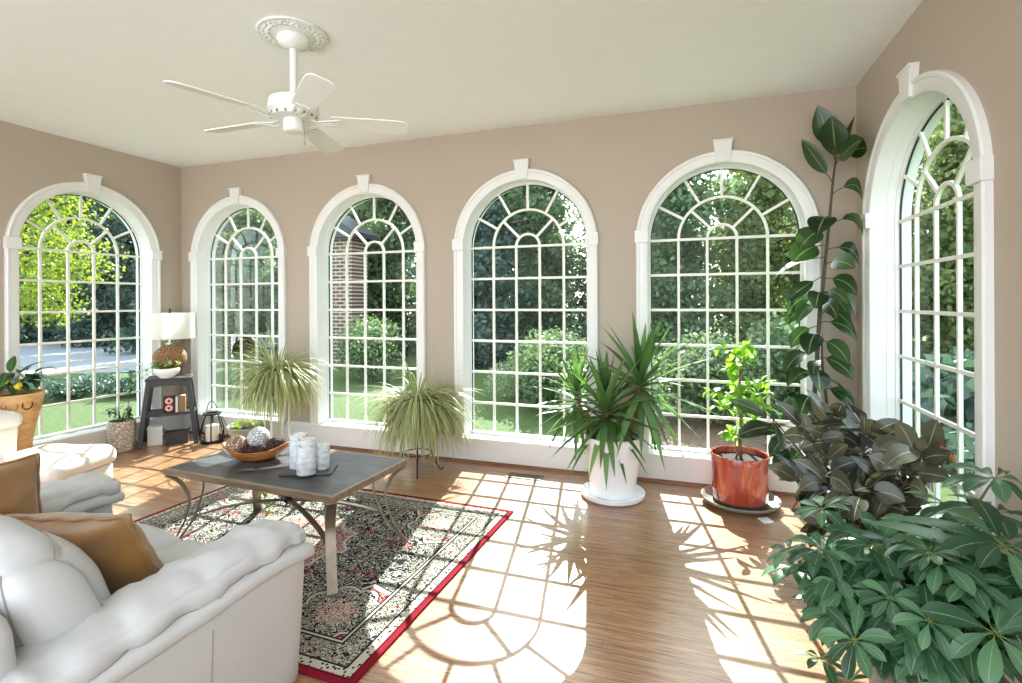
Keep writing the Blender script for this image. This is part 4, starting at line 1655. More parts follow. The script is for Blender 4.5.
# ---- little tree in the copper pot
def build_citrus():
    random.seed(5)
    sx_, sy_ = .335, 4.02
    s = thing('plant_saucer', 'grey stoneware saucer with a rolled rim under the copper pot', 'saucer', (sx_, sy_, 0))
    autosmooth(MB().lathe([(0, .012), (.17, .012), (.235, .03), (.25, .052), (.262, .054), (.262, .044), (.25, .03), (.2, .006), (.19, 0), (0, 0)], n=56).build('dish', M['grey_stone'], s), 50)
    root = thing('potted_citrus', 'slim leafy little tree in a glossy copper-red pot', 'plant', (sx_, sy_, .0125))
    mb = MB().lathe([(0, 0), (.168, 0), (.176, .008), (.178, .03), (.186, .05), (.19, .30), (.198, .305), (.2, .34), (.196, .352), (.188, .352), (.182, .345), (.182, .29), (0, .29)], n=60)
    autosmooth(mb.build('pot', M['copper'], root), 40)
    MB().lathe([(0, 0), (.176, 0), (.1815, .006), (.1815, .03), (.178, .034)], n=60).build('base_ring', M['dark'], root, smooth=True)
    soil(root, .183, .308)
    mb = MB()
    trunk = [V(.01, .0, .30), V(.0, .01, .45), V(.018, .0, .65), V(.0, -.01, .85), V(.03, .0, 1.0), V(.035, .0, 1.08)]
    mb.tube(trunk, [.012, .011, .010, .008, .006, .003], 8)
    tw = bez((-.03, .02, .3), (.0, -.03, .36), (.01, 0, .44), 6)
    mb.tube(tw, .008, 8)
    twigs = []
    for i, (z, az, L) in enumerate([(.52, .5, .12), (.60, 2.8, .17), (.66, 5.6, .2), (.70, .6, .26), (.72, 3.4, .22), (.78, 5.0, .15), (.80, .2, .22), (.88, 2.3, .14), (.92, 4.2, .12), (.98, .8, .13), (1.02, 3.0, .13), (1.06, 5.2, .1), (.44, 3.6, .1), (.46, 1.2, .08), (.74, 1.8, .2), (.68, 4.4, .16)]):
        b = V(.01, 0, z)
        e = b + V(math.cos(az) * L, math.sin(az) * L * .8, .07)
        pts = bez(b, (b + e) / 2 + V(0, 0, .04), e, 5)
        mb.tube(pts, [.004, .0035, .003, .0025, .002, .0015], 5)
        twigs.append(pts)
    mb.build('trunk', M['stem'], root, smooth=True)
    mb = MB()
    for pts in twigs + [[V(.03, 0, 1.0), V(.035, 0, 1.05), V(.035, 0, 1.09)]]:
        for p in pts[1:]:
            for k in range(3):
                mb.leaf(p, rv() + V(0, 0, .15), random.uniform(.06, .1), random.uniform(.034, .05), droop=random.uniform(.3, 1.3), nseg=5, fold=.12)
    mb.build('foliage', M['citrus'], root, smooth=True)
    o = MB().box((0, 0, .004), (.07, .07, .008)).build('floor_tile', M['white_card'], bevel=.001, loc=(.47, 3.765, 0), rot=(0, 0, .5))
    tag(o, 'small white square tile on the floor at the rim of the grey saucer', 'tile')


build_citrus()


# ---- rubber plants
def rubber_leaf(mb, st, p, az, el, L, W, droop, pet=.06, roll=0.0):
    """a thick oval leaf on its own petiole"""
    d = V(math.cos(az) * math.cos(el), math.sin(az) * math.cos(el), math.sin(el))
    q = p + d * pet
    st.tube([p, p + d * pet * .5 + V(0, 0, .004), q], .0035, 6)
    up = V(0, 0, 1) + V(-math.sin(az), math.cos(az), 0) * roll
    if roll < .2 and math.sin(az) < .5:             # many blades turn their faces to the bright room side
        up = V(-.35, -.95, .55)
    mb.leaf(q, d, L, W, up=up, droop=droop, nseg=7, shape='ell', fold=.10)


def build_tall_rubber():
    random.seed(8)
    ox, oy = .86, 3.99
    root = thing('rubber_plant', 'tall rubber plant reaching towards the ceiling in the right corner', 'plant', (ox, oy, 0))
    autosmooth(MB().lathe(pot_lathe(.125, .165, .28), n=44).build('pot', M['white_pot'], root), 40)
    soil(root, .15, .225)
    lf, st = MB(), MB()
    w = [(-.03, .0, .22), (-.022, .055, .396), (-.053, .045, .767), (-.028, .055, 1.1), (-.011, .059, 1.406), (.01, .066, 1.558), (.044, .078, 1.901), (.078, .09, 2.279), (.10, .10, 2.44)]
    w = [V(*p) for p in w]
    st.tube(w, [.017, .016, .015, .014, .0125, .012, .010, .008, .006], 10)
    st.tube([V(.03, -.02, .22), V(.035, .02, .6), V(.0, .05, 1.0), V(-.005, .045, 1.2)], [.013, .011, .009, .005], 8)

    def on(z):
        for a, b in zip(w[:-1], w[1:]):
            if a.z <= z <= b.z:
                return a + (b - a) * ((z - a.z) / (b.z - a.z))
        return w[-1]
    # camera-facing directions: az measured in the room; -x is towards the photo's left
    Lm = math.radians
    leaves = [  # z, az, el, L, W, droop
        (2.43, 205, 72, .28, .14, .15), (2.43, 10, 55, .28, .13, .1), (2.42, 250, 50, .27, .15, .5), (2.42, 330, 15, .26, .15, .6), (2.40, 100, 60, .26, .13, .2), (2.38, 290, 30, .26, .14, .6),
        (2.26, 196, 58, .28, .10, .0), (2.18, 340, 30, .26, .10, 1.9), (2.03, 235, -10, .22, .15, 1.0), (1.96, 200, -20, .20, .15, .8), (1.97, 335, 22, .26, .11, 1.7),
        (1.83, 215, -5, .22, .16, .9), (1.75, 185, -8, .25, .11, .6), (1.80, 345, 10, .26, .11, 1.6), (1.70, 290, 8, .26, .14, .7), (1.62, 195, -28, .26, .11, .3), (1.60, 320, 0, .24, .12, 1.2),
        (1.52, 250, -10, .20, .14, 1.0), (1.50, 350, 0, .26, .10, 1.5), (1.44, 205, 20, .22, .12, 2.0), (1.36, 300, 15, .26, .09, 1.6), (1.30, 340, 5, .24, .10, 1.4),
        (1.22, 240, 0, .22, .15, 1.6), (1.18, 310, -5, .24, .12, 1.2), (1.10, 200, -5, .22, .14, 1.4), (1.06, 330, 0, .25, .11, 1.3), (1.00, 260, -10, .22, .15, 1.4), (.96, 190, 10, .2, .12, 1.8),
        (.90, 300, -10, .24, .12, 1.0), (.86, 345, -5, .22, .1, 1.2), (.80, 235, 0, .22, .14, 1.5), (.74, 180, 0, .22, .12, 1.6), (.70, 310, -20, .22, .11, .9), (.62, 250, -10, .2, .13, 1.3), (.56, 330, -10, .2, .1, 1.2)]
    for z, az, el, L, W, dr in leaves:
        rubber_leaf(lf, st, on(z), Lm(az + random.uniform(-8, 8)), Lm(el), L * (1.05 if z > 1.7 else .92), W * (1.15 if z > 1.7 else .95), dr, pet=random.uniform(.05, .09), roll=random.uniform(-.5, .5))
    for i in range(12):
        rubber_leaf(lf, st, on(random.uniform(.5, 1.6)), random.uniform(2.6, 6.0), random.uniform(-.4, .2), random.uniform(.16, .22), random.uniform(.08, .11), random.uniform(.8, 1.8), roll=random.uniform(-.8, .8))
    # the side branch leaning left, low down
    br = bez((-.03, .0, .24), (-.14, -.12, .42), (-.36, -.30, .70), 8)
    st.tube(br, [.009 - .0006 * i for i in range(9)], 8)
    for i, p in enumerate(br[2:]):
        for k in range(2):
            rubber_leaf(lf, st, p, Lm(random.uniform(150, 330)), random.uniform(-.5, .5), random.uniform(.15, .22), random.uniform(.08, .11), random.uniform(.2, 1.2), roll=random.uniform(-1, 1))
    rubber_leaf(lf, st, br[-1], Lm(160), .35, .22, .09, .1)
    rubber_leaf(lf, st, br[-2], Lm(190), .0, .22, .11, .6)
    for i in range(14):
        rubber_leaf(lf, st, V(-.03 + random.uniform(-.08, .08), random.uniform(-.1, .02), random.uniform(.28, .45)), Lm(random.uniform(170, 350)), random.uniform(-.3, .6), random.uniform(.14, .22), random.uniform(.07, .11), random.uniform(.4, 1.4), roll=random.uniform(-.9, .9))
    for q in (st, lf):
        squash(q, 1, oy, 4.29, .12)
        squash(q, 0, ox, 1.10, .12)
    st.build('stem', M['dark_stem'], root, smooth=True)
    lf.build('foliage', M['rubber'], root, smooth=True)


def build_low_rubber():
    random.seed(17)
    root = thing('rubber_plant', 'low dark-leaved rubber plant under the right wall window, behind the umbrella plant', 'plant', (.83, 3.13, 0))
    autosmooth(MB().lathe(pot_lathe(.12, .16, .26), n=44).build('pot', M['white_pot'], root), 40)
    soil(root, .146, .205)
    lf, st = MB(), MB()
    tips = [(-.20, .18, .70), (-.05, .24, .76), (.04, .05, .68), (.13, -.10, .66), (.20, -.26, .72), (-.18, -.10, .54), (-.05, -.24, .52), (.14, .18, .68), (-.28, .06, .46), (.10, -.30, .60), (.17, -.34, .76), (.06, .12, .74), (-.32, -.06, .34)]
    for k, t in enumerate(tips):
        b = V(t[0] * .1, t[1] * .1, .2)
        pts = bez(b, V(t[0] * .5, t[1] * .5, t[2] * .75), V(*t), 8)
        st.tube(pts, [.009 - .0006 * i for i in range(9)], 8)
        for i, p in enumerate(pts[2:]):
            for _ in range((1 if i % 2 else 2) if i < 5 else 3):
                az = random.uniform(0, 2 * PI)
                rubber_leaf(lf, st, p, az, random.uniform(-.1, 1.1), random.uniform(.13, .2), random.uniform(.07, .105), random.uniform(.1, 1.0), pet=.05, roll=random.uniform(-.6, 1))
    for q in (st, lf):
        squash(q, 0, .83, 1.11, .12)
    st.build('stem', M['dark_stem'], root, smooth=True)
    lf.build('foliage', M['rubber_dark'], root, smooth=True)
    mb = MB()
    mb.ellipsoid((-.2, .0, .60), (.012, .012, .02), 10, 8)
    mb.build('new_leaf_sheath', M['red_bud'], root, smooth=True)
    mb = MB()
    mb.leaf((.20, -.30, .80), (.3, -.5, -.3), .13, .035, fold=.6, droop=1.2, curl=1.0)
    mb.build('dry_leaf', M['rust_leaf'], root, smooth=True)


build_tall_rubber()
build_low_rubber()


# ---- umbrella plant in the foreground
def umbrella(lf, st, p, d, R, n, droop, pet, src=None):
    """a whorl of leaflets around the end of a petiole"""
    d = Vector(d).normalized()
    a = d.orthogonal().normalized()
    b = d.cross(a)
    ph = random.uniform(0, 6)
    for k in range(n):
        t = ph + 2 * PI * k / n + random.uniform(-.15, .15)
        u = a * math.cos(t) + b * math.sin(t)
        dd = (u + d * random.uniform(.05, .4)).normalized()
        L = R * random.uniform(.8, 1.1)
        st.tube([p, p + dd * R * .16], .0016, 4)
        lf.leaf(p + dd * R * .14, dd, L, L * random.uniform(.36, .44), up=d, droop=droop * random.uniform(.6, 1.4), nseg=6, shape='obo', fold=.13)


def build_schefflera():
    random.seed(29)
    ox, oy = .74, 2.18
    root = thing('umbrella_plant', 'large umbrella plant with glossy fan-shaped leaves filling the right foreground', 'plant', (ox, oy, 0))
    autosmooth(MB().lathe(pot_lathe(.12, .16, .24), n=44).build('pot', M['grey_stone'], root), 40)
    soil(root, .146, .18)
    lf, st = MB(), MB()
    stems = []
    for k in range(11):
        az = 2 * PI * k / 11 + random.uniform(-.2, .2)
        r = random.uniform(.12, .30)
        e = V(math.cos(az) * r, math.sin(az) * r, random.uniform(.30, .62))
        pts = bez((e.x * .12, e.y * .12, .18), (e.x * .35, e.y * .35, e.z * .7), e, 8)
        st.tube(pts, [.010 - .0007 * i for i in range(9)], 8)
        stems.append(pts)
    n = 0
    for pts in stems:
        for i in range(2, 9):
            for _ in range(3):
                p = pts[i]
                az = random.uniform(0, 2 * PI)
                el = random.uniform(-.15, .9)
                pet = random.uniform(.10, .19)
                d = V(math.cos(az) * math.cos(el), math.sin(az) * math.cos(el), math.sin(el))
                q = p + d * pet
                if ox + q.x > 1.02 or q.z < .1:
                    continue
                st.tube(bez(p, p + d * pet * .5 + V(0, 0, .02), q, 4), .003, 5)
                umbrella(lf, st, q, d * .6 + V(0, 0, .75) + rv(.25), random.uniform(.085, .125), random.choice([7, 7, 8, 9]), random.uniform(.5, 1.1), pet)
    # low trailing sprays towards the window side and the room
    for (x, y, z, R) in [(-.26, .02, .30, .1), (-.24, .12, .22, .09), (-.30, -.06, .16, .08), (-.22, -.1, .12, .08), (-.27, .2, .36, .11), (-.18, .34, .40, .12), (-.05, .40, .44, .12), (-.34, .14, .38, .12)]:
        st.tube(bez((x * .2, y * .2, .2), (x * .6, y * .6, z + .12), (x, y, z), 6), .0035, 6)
        umbrella(lf, st, V(x, y, z), V(x * .5, y * .5, .8) + rv(.2), R, 7, .9, 0)
    # higher sprays near the right wall
    for (x, y, z, R) in [(.22, -.02, .74, .15), (.28, .10, .82, .14), (.16, -.20, .70, .16), (.05, -.10, .62, .16), (.20, .20, .66, .14), (-.10, .02, .56, .15), (.24, -.28, .60, .16), (.08, -.34, .50, .15), (-.05, -.25, .42, .14)]:
        st.tube(bez((x * .2, y * .2, .2), (x * .5, y * .5, z * .8), (x, y, z), 8), [.009 - .0007 * i for i in range(9)], 6)
        umbrella(lf, st, V(x, y, z), V(x * .4 - .15, y * .4 - .25, .8) + rv(.2), R, 8, .8, 0)
    # long single leaflets hanging across the front
    for (p, d, L) in [((.20, -.24, .62), (-.75, .35, .35), .42), ((.26, -.30, .52), (-.8, .3, .2), .38), ((.22, -.14, .66), (-.8, .45, .25), .36)]:
        lf.leaf(p, d, L, L * .27, droop=.5, nseg=9, shape='ell', fold=.12, rnd=.9)
    for q in (st, lf):
        squash(q, 0, ox, 1.11, .12)
    st.build('stem', M['green_stem'], root, smooth=True)
    lf.build('foliage', M['scheff'], root, smooth=True)


build_schefflera()


# ---- lemon plant in the tall carved planter behind the armchair
def build_lemon():
    random.seed(41)
    root = thing('potted_lemon', 'dark-leaved lemon plant in a carved pale wood planter at the left photo edge', 'plant', (-5.225, 2.66, 0))
    autosmooth(MB().lathe([(0, 0), (.10, 0), (.11, .01), (.115, .3), (.14, .46), (.17, .58), (.187, .68), (.196, .70), (.196, .73), (.184, .73), (.176, .68), (0, .68)], n=48).build('planter', M['pale_wood'], root), 40)
    mb = MB()
    for k in range(12):
        t = 2 * PI * k / 12
        for z in (.64,):
            u = V(math.cos(t), math.sin(t), 0)
            r = .181
            mb.ring(u * r + V(0, 0, z), .034, .004, 14, 5, axis='z')
            vs = mb.v[-70:]
            mb.v[-70:] = [tuple(u * r + V(0, 0, z) + V(-u.y, u.x, 0) * (p[0] - (u * r).x) + V(0, 0, 1) * (p[1] - (u * r).y)) for p in vs]
    mb.build('carved_rings', M['pale_wood'], root, smooth=True)
    soil(root, .176, .695)
    st, lf = MB(), MB()
    for k in range(7):
        az = 2 * PI * k / 7 + .3
        e = V(math.cos(az) * .13, math.sin(az) * .13, random.uniform(.80, .92))
        pts = bez((0, 0, .69), (e.x * .3, e.y * .3, e.z), e, 6)
        st.tube(pts, [.006, .0055, .005, .0045, .004, .003, .002], 6)
        for p in pts[2:]:
            lf.leaf(p, V(math.cos(az) + random.uniform(-.8, .8), math.sin(az) + random.uniform(-.8, .8), random.uniform(-.1, .9)), random.uniform(.13, .21), random.uniform(.055, .08), droop=random.uniform(.5, 1.8), nseg=6)
    for q in (st, lf):
        squash(q, 0, -5.225, 5.43, .1, -1)
    st.build('stem', M['green_stem'], root, smooth=True)
    lf.build('foliage', M['lemon_leaf'], root, smooth=True)
    for (x, y, z) in ((.07, -.09, .85), (.12, -.03, .80), (.02, -.13, .79)):
        MB().ellipsoid((x, y, z), (.028, .028, .034), 14, 10).build('lemon', M['lemon'], root, smooth=True)


build_lemon()

# ---- mottled cylinder planter by the left wall
random.seed(51)
root = thing('cylinder_planter', 'mottled stone cylinder planter with sparse dark sprigs beside the charcoal side table', 'planter', (-5.325, 3.575, 0))
autosmooth(MB().lathe([(0, 0), (.105, 0), (.115, .01), (.118, .28), (.112, .30), (.1, .30), (.098, .26), (0, .26)], n=40).build('pot', M['mottled'], root), 40)
soil(root, .1, .27)
st, lf = MB(), MB()
for k in range(10):
    az = random.uniform(0, 6.28)
    e = V(math.cos(az) * random.uniform(.05, .13), math.sin(az) * random.uniform(.05, .13), .31 + random.uniform(.0, .1))
    st.tube(bez((0, 0, .27), (e.x * .4, e.y * .4, e.z + .04), e, 5), .003, 5)
    for _ in range(4):
        lf.leaf(e + rv(.02), rv() + V(0, 0, .4), .06, .03, droop=.8)
climb = bez((.0, .03, .27), (.04, .08, .6), (-.02, .10, .78), 10)
st.tube(climb, .0025, 5)
for p in climb[5:]:
    for _ in range(2):
        lf.leaf(p, rv() + V(.2, .0, 0), .07, .04, droop=.9)
st.build('stem', M['dark_stem'], root, smooth=True)
lf.build('foliage', M['lemon_leaf'], root, smooth=True)

# ---- small white bowl with a trailing plant on the side table
random.seed(53)
p = stool_pt(-.02, -.09, ST)
root = thing('bowl_planter', 'small white bowl planter with a pale trailing plant in front of the lamp', 'planter', p)
autosmooth(MB().lathe([(0, 0), (.06, 0), (.068, .012), (.112, .055), (.118, .085), (.11, .1), (.1, .1), (.098, .085), (0, .07)], n=40).build('bowl', M['white_pot'], root), 40)
soil(root, .102, .085)
st, lf = MB(), MB()
for k in range(14):
    az = random.uniform(0, 6.28)
    r = random.uniform(.04, .13)
    e = V(math.cos(az) * r, math.sin(az) * r, random.uniform(.09, .17))
    st.tube(bez((0, 0, .085), (e.x * .4, e.y * .4, e.z + .04), e, 5), .002, 5)
    for _ in range(3):
        lf.leaf(e + rv(.015), rv() + V(0, 0, .4), .055, .03, droop=.7)
Rs = Matrix.Rotation(SA, 3, 'Z')
for q in ((-.27, .0, .02), (-.3, -.05, -.08)):
    e = Rs @ V(*q)
    pts = bez((0, 0, .09), e * .5 + V(0, 0, .16), e, 8)
    st.tube(pts, .002, 5)
    for pp in pts[5:]:
        lf.leaf(pp, rv() + V(0, 0, -.2), .05, .03, droop=.8)
st.build('stem', M['green_stem'], root, smooth=True)
lf.build('foliage', M['small_leaf'], root, smooth=True)

# ---- wide sage bowl of succulents on the floor
random.seed(57)
root = thing('succulent_bowl', 'wide sage green bowl of succulents on the floor beside the black lantern', 'planter', (-4.06, 3.93, 0))
autosmooth(MB().lathe([(0, 0), (.12, 0), (.125, .012), (.15, .12), (.175, .215), (.2, .25), (.208, .262), (.2, .27), (.19, .262), (.17, .23), (0, .225)], n=52).build('bowl', M['sage'], root), 40)
soil(root, .178, .24)
for (x, y, r) in [(-.11, -.05, .06), (-.13, .06, .055), (-.04, -.11, .05), (.12, .02, .06), (.13, -.07, .05), (.09, .1, .05), (-.06, .1, .05)]:
    mb = MB()
    for i in range(26):
        q = i / 25
        az = i * 2.4
        el = .15 + 1.2 * q
        mb.leaf((x, y, .245 + .01 * q), (math.cos(az) * math.cos(el), math.sin(az) * math.cos(el), math.sin(el)), r * (1.15 - .4 * q), r * .5, droop=-.3, nseg=4, shape='obo', fold=.3)
    mb.build('succulent_rosette', M['succulent'], root, smooth=True)
o = MB().ellipsoid((0, 0, .02), (.06, .045, .03), 14, 10, .2, 3).build('mossy_bark', M['vine_ball'], root, smooth=True, loc=(.0, -.02, .245))
# ------------------------------------------------------------------ outside
GZ = -.37
struct(MB().box((-15, 29, GZ - .05), (120, 67, .1)).build('lawn', M['grass']))
struct(MB().box((-2, -14, GZ - .05), (60, 19, .1)).build('bounce_ground', M['white_card']))  # unseen pale ground, added to bounce sunlight up to the ceiling
# the street beyond the left window
mb = MB()
pts = [(-18.5, 2), (-16.9, 8.0), (-14.2, 9.6), (-13.4, 11.5), (-22, 17.2), (-30, 14.2), (-34, 12), (-38, 2)]
mb.prism(pts, GZ + .005, GZ + .02, lambda u, v, h: V(u, v, h))
struct(mb.build('driveway', M['asphalt']))
rng = np.random.default_rng(4)


def leaf_cloud(name, blobs, size, mat, parent, up=.4):
    """blobs: (centre, radius xyz, count) -> one mesh of small pointed leaves"""
    cs, rn = [], []
    for c, r, n in blobs:
        q = rng.normal(size=(n, 3))
        q /= np.linalg.norm(q, axis=1)[:, None]
        q *= (rng.random(n) ** .45)[:, None]
        cs.append(q * np.array(r) + np.array(c))
        rn.append(np.clip(.5 + .5 * q[:, 2] * .4 + rng.normal(size=n) * .25, 0, 1))
    c = np.concatenate(cs)
    rnd = np.concatenate(rn)
    n = len(c)
    d = rng.normal(size=(n, 3))
    d[:, 2] -= .3
    d /= np.linalg.norm(d, axis=1)[:, None]
    u = rng.normal(size=(n, 3))
    u[:, 2] += up
    s = np.cross(d, u)
    s /= np.linalg.norm(s, axis=1)[:, None] + 1e-9
    L = (size * (.7 + .6 * rng.random(n)))[:, None]
    v = np.empty((n, 4, 3))
    v[:, 0] = c - d * L * .5
    v[:, 1] = c + s * L * .32
    v[:, 2] = c + d * L * .5
    v[:, 3] = c - s * L * .32
    me = bpy.data.meshes.new(name)
    me.vertices.add(n * 4)
    me.vertices.foreach_set('co', v.reshape(-1))
    me.loops.add(n * 4)
    me.loops.foreach_set('vertex_index', np.arange(n * 4, dtype=np.int32))
    me.polygons.add(n)
    me.polygons.foreach_set('loop_start', np.arange(0, n * 4, 4, dtype=np.int32))
    me.polygons.foreach_set('loop_total', np.full(n, 4, dtype=np.int32))
    me.update()
    me.uv_layers.new(name='UVMap').data.foreach_set('uv', np.tile(np.array([.5, 0, 0, .5, .5, 1, 1, .5], dtype=np.float32), n))
    me.attributes.new('rnd', 'FLOAT', 'FACE').data.foreach_set('value', rnd.astype(np.float32))
    me.materials.append(mat)
    o = bpy.data.objects.new(name, me)
    C.objects.link(o)
    o.parent = parent
    return o


def crown_blobs(h0, h1, r, nb, per, conic=False):
    out = []
    for i in range(nb):
        z = h0 + (h1 - h0) * (i + .5) / nb
        q = (z - h0) / (h1 - h0)
        rr = r * ((1 - q) * .95 + .08) if conic else r * math.sqrt(max(.05, 1 - (2 * q - .85) ** 2 * .75))
        for k in range(3):
            a = rng.random() * 6.28
            e = rr * .62 * math.sqrt(rng.random())
            out.append(((e * math.cos(a), e * math.sin(a), z), (rr * .52, rr * .52, (h1 - h0) / nb * 1.1), per))
    return out


def tree(name, label, loc, h, r, mat, h0=1.0, size=.2, nb=9, per=150, conic=False, group=None, trunk_r=.14, cat='tree'):
    root = thing(name, label, cat, (loc[0], loc[1], GZ), rng.random() * 6, group)
    mb = MB()
    mb.tube([V(0, 0, -.05), V(.03, .02, h * .3), V(-.03, .05, h * .6), V(0, 0, h * .9)], [trunk_r, trunk_r * .8, trunk_r * .5, trunk_r * .15], 9)
    for k in range(7):
        a = rng.random() * 6.28
        z = h0 + (h - h0) * (.1 + .6 * rng.random())
        mb.tube([V(0, 0, z), V(math.cos(a) * r * .4, math.sin(a) * r * .4, z + r * .25), V(math.cos(a) * r * .8, math.sin(a) * r * .8, z + r * .3)], [trunk_r * .4, trunk_r * .25, trunk_r * .08], 6)
    mb.build('trunk', M['bark'], root, smooth=True)
    leaf_cloud('crown', crown_blobs(h0, h, r, nb, per, conic), size, M[mat], root)
    return root


def copy_tree_at(src, loc, s, label, group=None):
    o = copy_tree(src)
    o.location = (loc[0], loc[1], GZ)
    o.rotation_euler = (0, 0, rng.random() * 6.28)
    o.scale = (s, s, s)
    o['label'] = label
    if group:
        o['group'] = group
    elif 'group' in o:
        del o['group']
    return o


# woods beyond the back lawn: two ranks, seen through the arched windows
LB = {'dark': 'tall dark evergreen tree in the woods beyond the back windows', 'mid': 'tall green leafy tree in the woods beyond the back windows',
      'gold': 'tall tree with yellowing leaves in the woods beyond the back windows'}
proto = {}
wood = []
xs = [-24, -21.2, -18.6, -16.2, -14.0, -11.8, -9.8, -7.8, -5.6, -4.3, -2.4, -.2, 1.7, 3.6, 5.6, 7.8, 10.2]
kinds = ['dark', 'mid', 'dark', 'mid', 'dark', 'dark', 'mid', 'mid', 'dark', 'mid', 'dark', 'mid', 'gold', 'mid', 'gold', 'mid', 'gold']
for i, (x, k) in enumerate(zip(xs, kinds)):
    y = 15.5 + 1.6 * math.sin(i * 2.1)
    wood.append((x, y, .92 + .16 * rng.random(), k))
for i in range(8):
    x = -21.5 + i * 5.0
    wood.append((x, 23 + 2 * math.sin(i * 1.7), 1.5 + .25 * rng.random(), ['dark', 'mid', 'dark', 'dark'][i % 4]))
for x, y, s, k in wood:
    if k not in proto:
        o = tree('woodland_tree', LB[k], (x, y), 6.6, 1.75, {'dark': 'tree_dark', 'mid': 'tree_mid', 'gold': 'tree_gold'}[k], h0=.2, size=.15, nb=13, per=430, conic=(k == 'dark'), group='woods beyond the back windows')
        o.scale = (s, s, s)
        proto[k] = o
    else:
        copy_tree_at(proto[k], (x, y), s, LB[k], 'woods beyond the back windows')

# beyond the street on the left
for i, (x, y) in enumerate([(-32.5, 13.2), (-29.5, 15.8), (-26.8, 17.6), (-24, 19.5), (-35, 15.5), (-31, 18.5), (-28, 20.5), (-25, 23)]):
    copy_tree_at(proto['dark'], (x, y), 1.35 + .2 * (i % 3), 'dark evergreen tree across the street outside the left window', 'trees across the street')
# the bright tree close to the left window
tree('maple_tree', 'bright yellow-green leafy tree just outside the left window', (-11.0, 5.6), 5.0, 1.5, 'tree_bright', h0=1.6, size=.08, nb=10, per=260, trunk_r=.05)
# low hedge along the street
hedge0 = None


def shrub(name, label, loc, r, h, mat, size, n, group=None):
    root = thing(name, label, 'shrub', (loc[0], loc[1], GZ), rng.random() * 6, group)
    mb = MB()
    for k in range(6):
        a = rng.random() * 6.28
        mb.tube([V(0, 0, -.03), V(math.cos(a) * r * .3, math.sin(a) * r * .3, h * .4), V(math.cos(a) * r * .6, math.sin(a) * r * .6, h * .7)], [.02, .014, .006], 6)
    mb.build('branches', M['bark'], root, smooth=True)
    bl = []
    for k in range(9):
        a = rng.random() * 6.28
        e = r * .55 * math.sqrt(rng.random())
        bl.append(((e * math.cos(a), e * math.sin(a), h * (.3 + .4 * rng.random())), (r * .55, r * .55, h * .36), n // 9))
    leaf_cloud('foliage', bl, size, M[mat], root)
    return root


sh0 = shrub('hedge_shrub', 'low dark shrub along the street verge outside the left window', (-11.4, 6.7), .75, .36, 'tree_dark', .08, 1400, 'street verge shrubs')
for (x, y) in ((-12.6, 6.2), (-10.4, 7.3), (-12.0, 7.2), (-13.4, 6.6), (-10.9, 8.0)):
    copy_tree_at(sh0, (x, y), 1.0, 'low dark shrub along the street verge outside the left window', 'street verge shrubs')

# shrubs against the house under the back windows
s1 = shrub('garden_shrub', 'green leafy shrub outside the window right of the bushy spider plant', (-2.2, 8.6), 1.0, 1.35, 'tree_mid', .075, 6000)
s2 = shrub('garden_shrub', 'pale-leaved shrub outside, behind the yucca', (-1.0, 8.0), .95, 1.25, 'shrub_pale', .06, 4600)
copy_tree_at(s1, (.25, 8.2), 1.0, 'green shrub outside the window, right behind the little copper-pot tree')
copy_tree_at(s1, (1.7, 8.6), 1.25, 'green shrub outside the window, behind the tall rubber plant')
copy_tree_at(s2, (-3.0, 9.4), .8, 'pale-leaved shrub outside the windows, left of the bushy spider plant')
copy_tree_at(sh0, (4.3, 8.6), 3.2, 'big dark evergreen shrub outside the right wall window')
copy_tree_at(sh0, (3.0, 6.6), 1.3, 'low dark shrub outside the right wall window')
s3 = copy_tree_at(s1, (-7.2, 10.6), 1.1, 'green shrub on the lawn outside the window nearest the left corner')
# rocks and a mulch bed outside the fifth window
mb = MB()
mb.prism([(-.4, 6.6), (1.9, 6.3), (2.6, 7.6), (1.2, 8.9), (-.6, 8.4)], GZ + .002, GZ + .03, lambda u, v, h: V(u, v, h))
struct(mb.build('path_mulch', M['mulch']))
for i, (x, y, r) in enumerate([(1.25, 7.0, .34), (-5.05, 10.4, .42)]):
    o = MB().ellipsoid((0, 0, r * .35), (r, r * .8, r * .6), 18, 12, .35, i).build('boulder', M['stone_light'], smooth=True, loc=(x, y, GZ))
    tag(o, ['pale boulder in the mulch outside, behind the copper pot', 'grey boulder on the lawn outside, right of the brick house'][i], 'rock')


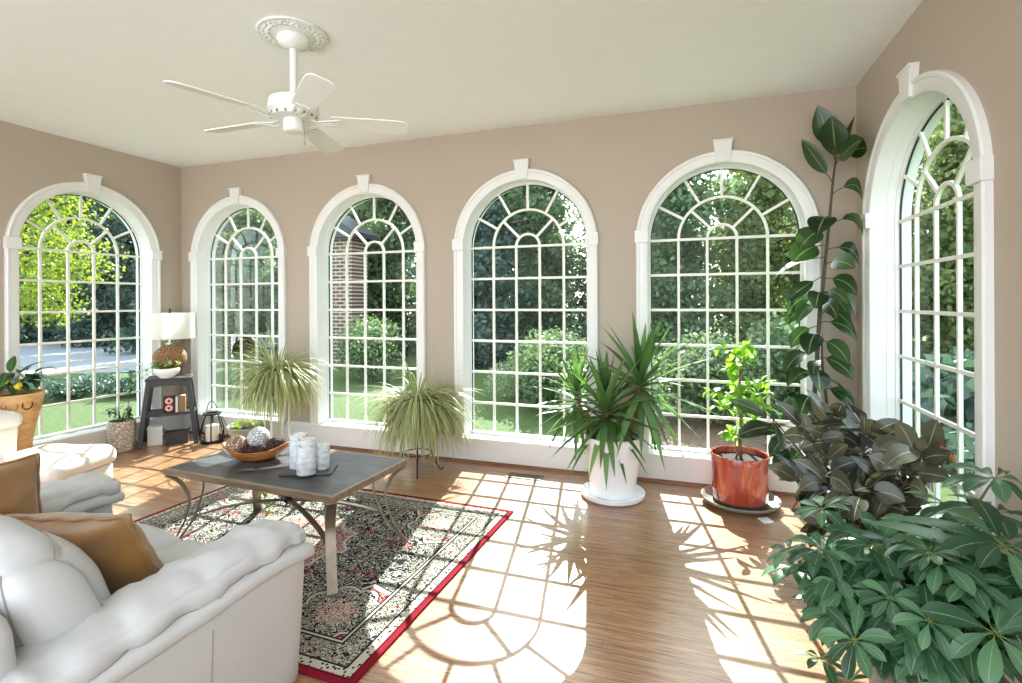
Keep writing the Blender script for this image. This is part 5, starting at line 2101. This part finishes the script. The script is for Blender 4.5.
# the neighbouring brick house
def build_house():
    root = thing('brick_house', 'red brick house end glimpsed through the window left of the bushy spider plant', 'house', (-10.3, 12.9, GZ), math.radians(0))
    MB().box((0, .4, 1.9), (1.75, .8, 3.8)).build('brick_wall', M['brick'], root)
    mb = MB()
    mb.prism([(-1.15, 3.75), (1.15, 3.75), (1.15, 3.9), (0, 4.6), (-1.15, 3.9)], -.25, 1.0, lambda u, v, h: V(u, h, v))
    mb.build('roof', M['black_wood'], root)
    MB().box((-.35, -.02, 1.7), (.6, .06, 1.1)).build('window_frame', M['white_metal'], root)
    MB().box((-.35, -.055, 1.7), (.5, .02, 1.0)).build('window_pane', M['car_paint'], root)


build_house()
# ------------------------------------------------------------------ light
sun = bpy.data.lights.new('sun', 'SUN')
sun.energy = SUN_E
sun.color = (1.0, .96, .90)
sun.angle = math.radians(.3)
so = bpy.data.objects.new('sun', sun)
C.objects.link(so)
so.rotation_euler = Vector((.205, -1.13, -1)).to_track_quat('-Z', 'Y').to_euler()
so.location = (-4, 20, 18)

w = bpy.data.worlds.new('sky')
sc.world = w
w.use_nodes = True
nt = w.node_tree
bg = nt.nodes['Background']
sky = nt.nodes.new('ShaderNodeTexSky')
sky.sky_type = 'NISHITA'
sky.sun_disc = False
sky.sun_elevation = math.radians(41)
sky.sun_rotation = math.radians(-10)
sky.air_density = 1.0
sky.dust_density = 2.0
n = noise_n(nt, None, 2.2, 5, .55)
tcw = nt.nodes.new('ShaderNodeTexCoord')
nt.links.new(tcw.outputs['Generated'], n.node.inputs['Vector'])
cl = ramp(nt, n, [(.42, (.0, .0, .0, 1)), (.62, (1, 1, 1, 1))])
scl = nt.nodes.new('ShaderNodeMix')
scl.data_type = 'RGBA'
scl.blend_type = 'MULTIPLY'
scl.inputs[0].default_value = 1
nt.links.new(sky.outputs[0], scl.inputs[6])
scl.inputs[7].default_value = (.16, .16, .16, 1)
nt.links.new(mix(nt, math_n(nt, 'ADD', math_n(nt, 'MULTIPLY', cl, .35), .45), scl.outputs[2], (.94, .975, 1.0, 1)), bg.inputs[0])
bg.inputs[1].default_value = SKY_E

sc.view_settings.view_transform = 'Standard'
sc.view_settings.look = 'None'
sc.view_settings.gamma = 1
sc.view_settings.use_curve_mapping = False
sc.view_settings.exposure = EXPOSURE
sc.cycles.use_denoising = True
sc.cycles.max_bounces = 10
sc.cycles.diffuse_bounces = 6
sc.cycles.glossy_bounces = 4
sc.cycles.transparent_max_bounces = 24
sc.cycles.transmission_bounces = 6
sc.cycles.sample_clamp_indirect = 6
sc.cycles.caustics_reflective = False
sc.cycles.caustics_refractive = False
